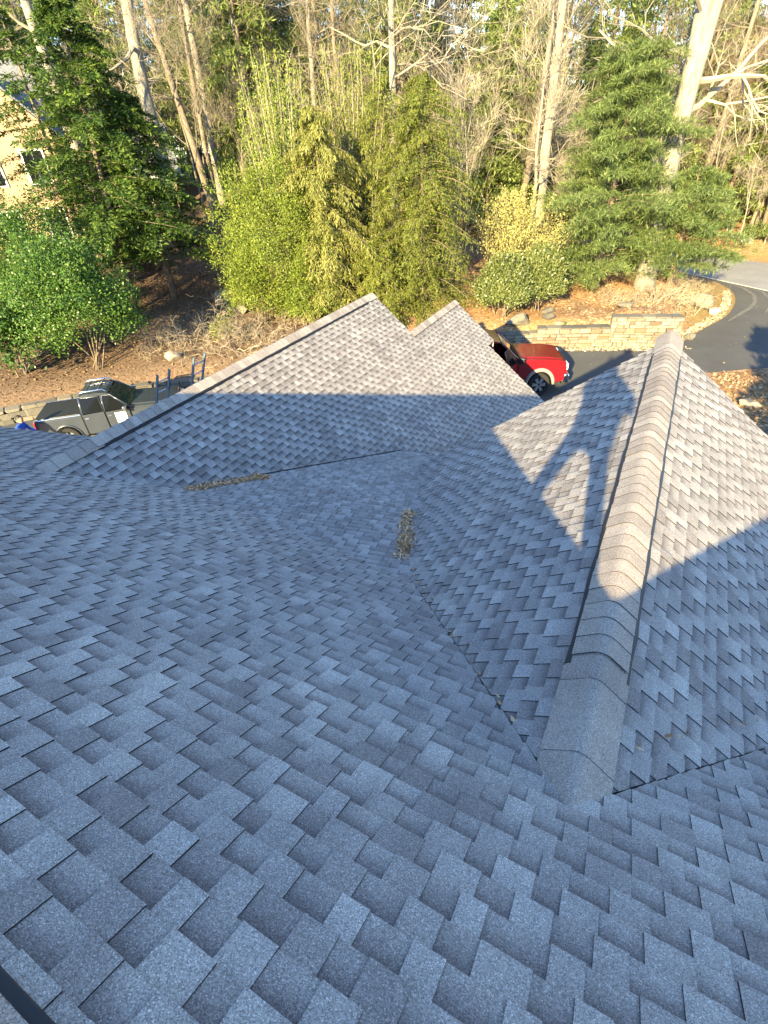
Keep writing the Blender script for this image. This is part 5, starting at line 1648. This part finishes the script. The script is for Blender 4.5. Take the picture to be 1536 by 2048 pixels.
LPN = 'loose green pine standing far back in the wood'
pp = [conifer(LPN, (-40, 60), hh_, rr_, M['farpine'], M['barkdark'], 120 + i, nb_, z_, .2, .2, .40, .09, 12, 8, jit=.8, group='green pines in the wood', name='pine_tree', prof=lambda t: (1 - t) ** .5) for i, (hh_, rr_, nb_, z_) in enumerate([(14, 3.6, 75, .08), (16, 3.8, 80, .15), (21, 4.4, 95, .12), (22, 4.2, 90, .25), (12, 3.4, 70, .05)])]
spots = [(-31, 51.3), (-24, 55), (-17.5, 56), (-11.5, 52), (-5.6, 57), (-36, 38), (-41, 46), (-46, 38), (-38, 58), (-44, 26), (-22, 44.5), (-4.6, 48.2), (-48, 30), (-26, 47), (-13, 47), (-8.5, 53), (-34, 45), (-20, 64), (-2, 61), (2, 53.5), (-28, 40.5), (-38, 32.5)]
copies(pp, spots + scatter(26, 44, 60, 402, 1.0, -44, 42, 3.0) + scatter(76, 58, 125, 401, 1.0, -46, 46, 3.5), 15, .8, 1.15, .03)
# clumped leaning trunks beyond the road at the right
LCL = 'brown leaning stem in the thicket beyond the road'
cl = [tall_tree(LCL, (3, 58), (-.12 + .04 * i, .02), 12, .30 + .06 * i, [M['barkdark'], M['barktan'], M['barkdark']][i], M['barkdark'], 140 + i, .3, 12, (1.5, 3.2), 'thicket stems beyond the road') for i in range(3)]
rr = random.Random(77)
copies(cl, [(rr.uniform(-1, 10), rr.uniform(54, 68)) for _ in range(60)], 78, .7, 1.2, .05)

# far wood: too distant to tell apart
mb = MB(); rr = random.Random(300)
for (x, y) in scatter(420, 95, 210, 301, 1.0, -50, 48, .5):
    z = hz(x, y); H_ = rr.uniform(14, 24)
    grow(mb, (x, y, z), (rr.gauss(0, .05), rr.gauss(0, .05), 1), H_, .26, 2, rr, up=.1, wig=.08, nseg=4, kids=(5, 8), sides=3, thin=.3, ratio=(.25, .5))
ntw = 90000
fv = np.array(mb.v); C_ = fv[rng.integers(0, len(fv), ntw)] + rng.normal(0, .8, (ntw, 3))
L_ = rng.uniform(1.0, 3.4, ntw)
S_ = leaves('far_twigs', C_, rng.normal(0, .55, (ntw, 3)) + np.array([0, 0, .8]), rng.normal(0, 1, (ntw, 3)), L_, np.full(ntw, .06), rng.random(ntw), M['twig'])
o = build(mb, 'far_wood', M['twig'], None)
tw_o = link('far_wood', S_, M['twig']); tag(tw_o, 'haze of fine bare twigs in the distant woodland', 'woodland', kind='stuff')
tag(o, 'distant bare woodland closing the view behind the trees', 'woodland', kind='stuff')
n = 26000
sp2 = np.array(scatter(900, 60, 190, 302, .9, -50, 48, .4))
k = rng.integers(0, len(sp2), n)
P = np.stack([sp2[k, 0] + rng.normal(0, 1.6, n), sp2[k, 1] + rng.normal(0, 1.6, n), np.zeros(n)], 1)
P[:, 2] = height(P[:, 0], P[:, 1]) + np.abs(rng.normal(0, 2.0, n)) + (k % 7 == 0) * rng.uniform(0, 9, n)
L = rng.uniform(.3, .8, n)
o = link('undergrowth', leaves('undergrowth', P, rng.normal(0, 1, (n, 3)) + np.array([0, 0, .5]), rng.normal(0, 1, (n, 3)), L, L * .45, np.clip(rng.normal(.5, .25, n), 0, 1), M['farpine']), M['farpine'])
tag(o, 'green and tan undergrowth filling the back of the wood', 'undergrowth', kind='stuff')
